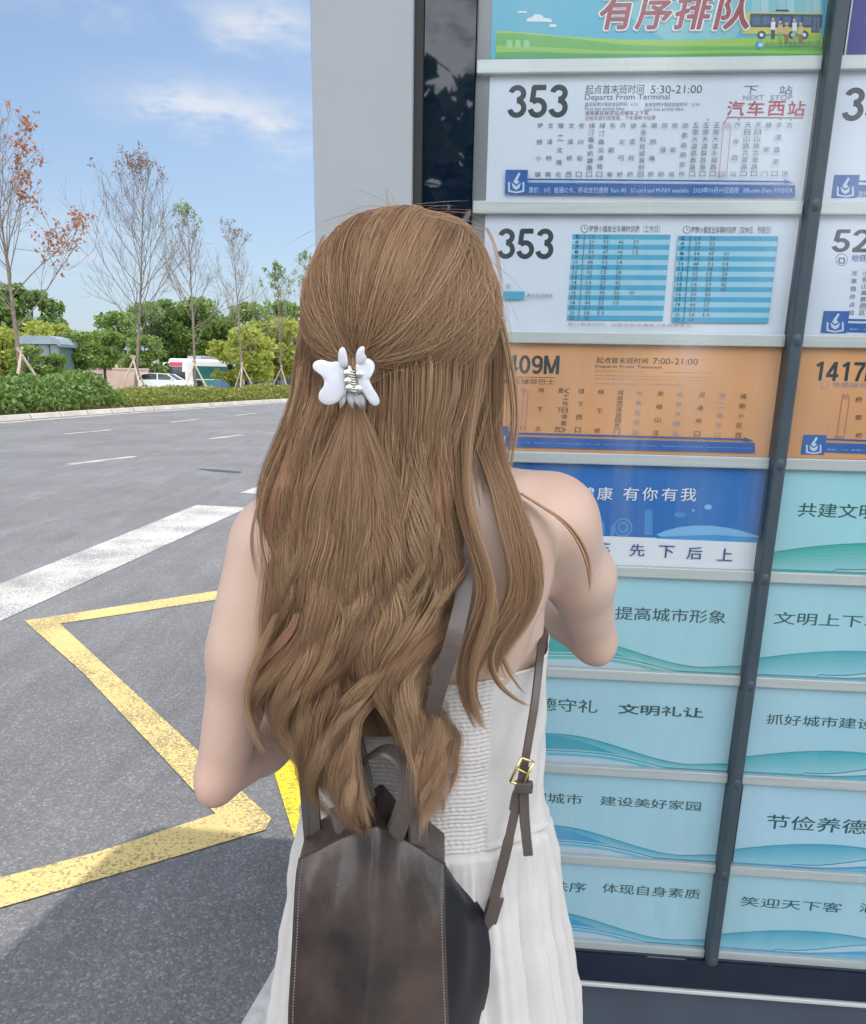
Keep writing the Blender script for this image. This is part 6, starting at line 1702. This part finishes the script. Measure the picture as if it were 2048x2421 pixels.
for p in ((708, 760), (712, 790), (730, 792), (733, 762), (709, 776)):
    mb = MB(); mb.lathe([(.0012, -.002), (.0032, -.001), (.0034, .0005), (.001, .002)], Yd(*p, cY - .013), 8, ax=(np.array([1., 0, 0]), np.array([0, 0, 1.]), np.array([0, -1., 0]))); keep(mb.build('rhinestone', M_silver), clip)

# ================================================================== leather backpack
def leather(name, c1, c2, rough):
    m = mat(name, c1, rough, .5, col2=c2, vscale=17, bump=.13, bscale=650, detail=9, coat=.22)
    return m
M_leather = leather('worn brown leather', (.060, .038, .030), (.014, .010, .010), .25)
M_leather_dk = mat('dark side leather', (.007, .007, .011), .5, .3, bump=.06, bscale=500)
M_strap = leather('strap leather', (.105, .080, .068), (.058, .045, .040), .40)
M_suede = mat('strap lining', (.24, .19, .165), .8, .2, var=.12, vscale=60)
M_thread = mat('pale thread', (.20, .17, .15), .7)
M_brass = mat('brass buckle', (.75, .58, .26), .22, .5, metal=1.0)
bag = empty('backpack', tuple(Yd(770, 2085, .72)), 'small dark brown leather backpack with stitched front and top handle', 'backpack')
LX = [(0, 610), (.05, 605), (.12, 602), (.3, 597), (.55, 589), (.75, 587), (1, 592)]; RX = [(0, 906), (.2, 906), (.4, 909), (.6, 914), (.8, 920), (1, 918)]
YT = [(-1, 1748), (-.7, 1727), (-.4, 1704), (-.12, 1686), (.05, 1681), (.25, 1690), (.6, 1722), (.85, 1745), (1, 1757)]
YB = 2290
def front(u, v):
    yt_ = np.interp(u, *np.array(YT).T)
    yd = yt_ + (YB - yt_) * v
    vv = np.clip((yd - 1750) / (YB - 1750), 0, 1)
    xl, xr = np.interp(vv, *np.array(LX).T), np.interp(vv, *np.array(RX).T)
    xd = xl + (xr - xl) * (u + 1) / 2
    Yv = .735 - .062 * np.sin(np.clip(v * 1.15 + .02, 0, 1) * math.pi / 2) ** .8 + .006 * u ** 2 + .005 * np.abs(u) ** 6
    ridge = u - (.04 + .10 * (v - .2) * -1)
    Yv = Yv - .017 * np.exp(-(ridge / .15) ** 2) * np.exp(-v * 1.3) - .008 * np.exp(-(ridge / .3) ** 2) * np.sin(np.clip(v, 0, 1) * math.pi) \
         + .006 * np.exp(-((u - .42 - .15 * v) / .16) ** 2) * np.exp(-v * 3.0) + .004 * np.exp(-((u + .45) / .2) ** 2) * np.exp(-v * 2.5) + .0018 * np.sin(u * 7 + v * 4) * np.sin(v * 9 + u * 3)
    return Ya(xd, yd, Yv)
fV, fF = loft(front, np.linspace(-1, 1, 90), np.linspace(0, 1, 90))
fp = np_mesh('front_panel', fV, fF, M_leather); fp.modifiers.new('thick', 'SOLIDIFY').thickness = .003; fp.modifiers['thick'].offset = 0; keep(fp, bag)
BE = [(0, 906, 1757), (.06, 930, 1792), (.14, 968, 1832), (.22, 992, 1872), (.34, 1003, 1930), (.5, 1004, 2000), (.65, 996, 2050), (.8, 986, 2110), (1, 960, 2290)]
def side_r(u, v):
    fr_ = front(np.ones_like(v), v)
    bx_, by2 = np.interp(v, [q[0] for q in BE], [q[1] for q in BE]), np.interp(v, [q[0] for q in BE], [q[2] for q in BE])
    bk = Ya(bx_, by2, .795 + 0 * v)
    m_ = fr_ + (bk - fr_) * u[..., None]
    m_[..., 0] += .004 * np.sin(math.pi * u) * np.sin(math.pi * np.clip(v, 0, 1)) - .003 * np.sin(u * 9 + v * 7) * np.sin(v * 5)
    return m_
gV, gF = loft(side_r, np.linspace(0.0, 1, 30), np.linspace(0, 1, 60))
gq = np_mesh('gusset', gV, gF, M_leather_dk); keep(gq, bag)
def side_l(u, v):
    fr_ = front(-np.ones_like(v), v); bk = fr_ + np.array([.055, .0, 0]); bk[..., 1] = .79
    m_ = fr_ + (bk - fr_) * u[..., None]; m_[..., 0] -= .006 * np.sin(math.pi * u) * np.sin(math.pi * v)
    return m_
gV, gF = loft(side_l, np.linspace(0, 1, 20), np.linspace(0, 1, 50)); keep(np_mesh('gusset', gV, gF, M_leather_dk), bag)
def topc(u, v):                          # sloping top from the front seam back to the body
    fr_ = front(u, np.zeros_like(u)); bk = fr_ + np.array([0, 0, .004]); bk[..., 1] = .792
    bk[..., 0] = bk[..., 0] * 1.0
    return fr_ + (bk - fr_) * v[..., None]
gV, gF = loft(topc, np.linspace(-1, 1, 50), np.linspace(0, 1, 12)); keep(np_mesh('top_flap', gV, gF, M_leather), bag)
for sgn, us in ((-1, -.945), (1, .955)):
    mb = MB()
    for v in np.arange(.01, .80, .0115):
        a, b = front(np.array([us]), np.array([v]))[0], front(np.array([us]), np.array([v + .0068]))[0]
        o_ = np.array([0, -.0018, 0]); mb.tube([a + o_ * .4, (a + b) / 2 + o_, b + o_ * .4], .0009, 5)
    keep(mb.build('stitching', M_thread), bag)
def crv(pts, n=40):
    """smooth curve through view points (x, y, distance)"""
    p = np.array(pts, float); i = np.arange(len(p)); u = np.linspace(0, len(p) - 1, n)
    out = np.zeros((n, 3))
    for k, uu in enumerate(u):
        j = min(int(uu), len(p) - 2); f_ = uu - j
        p0, p1, p2, p3 = p[max(j - 1, 0)], p[j], p[j + 1], p[min(j + 2, len(p) - 1)]
        out[k] = .5 * ((2 * p1) + (p2 - p0) * f_ + (2 * p0 - 5 * p1 + 4 * p2 - p3) * f_ ** 2 + (3 * p1 - p0 - 3 * p2 + p3) * f_ ** 3)
    return Ya(out[:, 0], out[:, 1], out[:, 2])
XV = np.array([1., 0, 0])
def strap(name, pts, side, half, th, m=M_strap, n=44, m2=None):
    c = crv(pts, n); sd = np.array(side, float)
    if sd.ndim == 2: sd = np.stack([np.interp(np.linspace(0, 1, n), np.linspace(0, 1, len(sd)), sd[:, k]) for k in range(3)], 1)
    mb = MB(); mb.strip(c, sd, half, th); o = mb.build(name, m, smooth=True, auto=42); keep(o, bag); return o
# handle loop
strap('handle', [(716, 1716, .742), (706, 1650, .764), (716, 1592, .768), (740, 1549, .757), (782, 1527, .742), (818, 1546, .732), (834, 1592, .730), (824, 1650, .730), (800, 1712, .732)],
      [(1, .2, 0), (1, .5, 0), (.8, 1, 0), (.45, 1, 0), (.3, 1, 0), (.55, 1, 0), (1, .8, 0), (1, .5, 0), (1, .3, 0)], .0125, .0035, n=60)
strap('handle_tab', [(836, 1560, .742), (848, 1620, .740), (853, 1700, .738), (852, 1730, .738)], (1, .4, 0), .011, .003)
strap('handle_tab', [(690, 1640, .762), (704, 1690, .752), (718, 1722, .745)], (1, .3, 0), .011, .003)
# right strap: over the shoulder, down the front, under the arm, back to the bag
strap('shoulder_strap', [(800, 1700, .750), (850, 1560, .778), (893, 1402, .755), (926, 1295, .752), (946, 1195, .778), (940, 1095, .796), (946, 1015, .838), (975, 985, .88), (1030, 1010, .94), (1060, 1080, .985), (1088, 1180, .985), (1098, 1260, .94)],
      [(1, .15, .3), (1, 0, .3), (1, -.05, .3), (1, -.05, .3), (1, -.1, .3), (1, -.1, .2), (1, 0, .2), (1, 0, 0), (1, .2, 0), (1, .4, 0), (.6, .8, 0), (.3, 1, 0)], .0086, .003, n=70)
strap('adjusting_strap', [(1098, 1260, .94), (1104, 1300, .875), (1099, 1350, .835), (1090, 1430, .806), (1077, 1510, .795), (1066, 1572, .790), (1050, 1650, .787), (1030, 1740, .787), (1012, 1810, .788), (998, 1868, .790)], [(.3, 1, 0), (.6, .8, 0), (1, .4, 0), (1, .2, 0), (1, .1, 0), (1, .1, 0), (1, .1, 0), (1, .1, 0), (1, .1, 0)], [.0048] * 36 + [.0052] * 8 + [.0062] * 16, .003, n=60)
strap('strap_end', [(1068, 1562, .7865), (1067, 1610, .784), (1069, 1670, .783), (1076, 1742, .783)], (1, 0, 0), [.0058] * 18 + [.0056] * 6, .0028, n=24)
strap('strap_end', [(1062, 1600, .7865), (1052, 1620, .786), (1046, 1650, .786)], (1, 0, 0), .0052, .0028, n=16)
mb = MB(); c = Yd(1067, 1603, .782); mb.box((-.0098, -.004, -.0065), (.0098, .005, .0065), bev=.0015, fr=(c, XV, np.array([0, 1., 0]), np.array([.05, 0, 1.]))); keep(mb.build('keeper', M_strap), bag)
mb = MB(); c = Yd(1063, 1572, .780)
ex, ez = np.array([.35, 0, .94]), np.array([-.94, 0, .35])
rect = [c + ex * a * .0155 + ez * b * .0072 for a, b in ((-1, -1), (1, -1), (1, 1), (-1, 1), (-1, -1))]
for i in range(4): mb.tube([rect[i], rect[i + 1]], .0016, 8)
mb.tube([c - ez * .007, c + ez * .007 + ex * .002], .0012, 6); keep(mb.build('buckle', M_brass, smooth=True), bag)
strap('side_tab', [(1012, 1830, .787), (1002, 1862, .789), (994, 1895, .791), (988, 1930, .793)], (1, .2, 0), [.0095] * 10 + [.0085] * 10, .0042, n=20)
# left strap comes down beside the hair
strap('adjusting_strap', [(560, 1180, .96), (590, 1300, .90), (604, 1420, .82), (614, 1540, .795), (622, 1640, .785), (630, 1735, .775)], [(.3, 1, 0), (.8, .5, 0), (1, .2, 0), (1, .1, 0), (1, 0, 0), (1, 0, 0)], .0052, .003, n=40)
strap('strap_end', [(632, 1560, .789), (640, 1650, .779), (645, 1732, .770)], (1, 0, 0), .0066, .003, n=20)
strap('shoulder_strap', [(760, 1690, .760), (720, 1500, .795), (660, 1250, .80), (625, 1080, .82), (628, 1030, .86), (620, 1080, .95), (585, 1160, .985), (560, 1180, .96)], [(1, .1, 0)] * 5 + [(1, .3, 0), (.6, .8, 0), (.3, 1, 0)], .0105, .003, n=50)
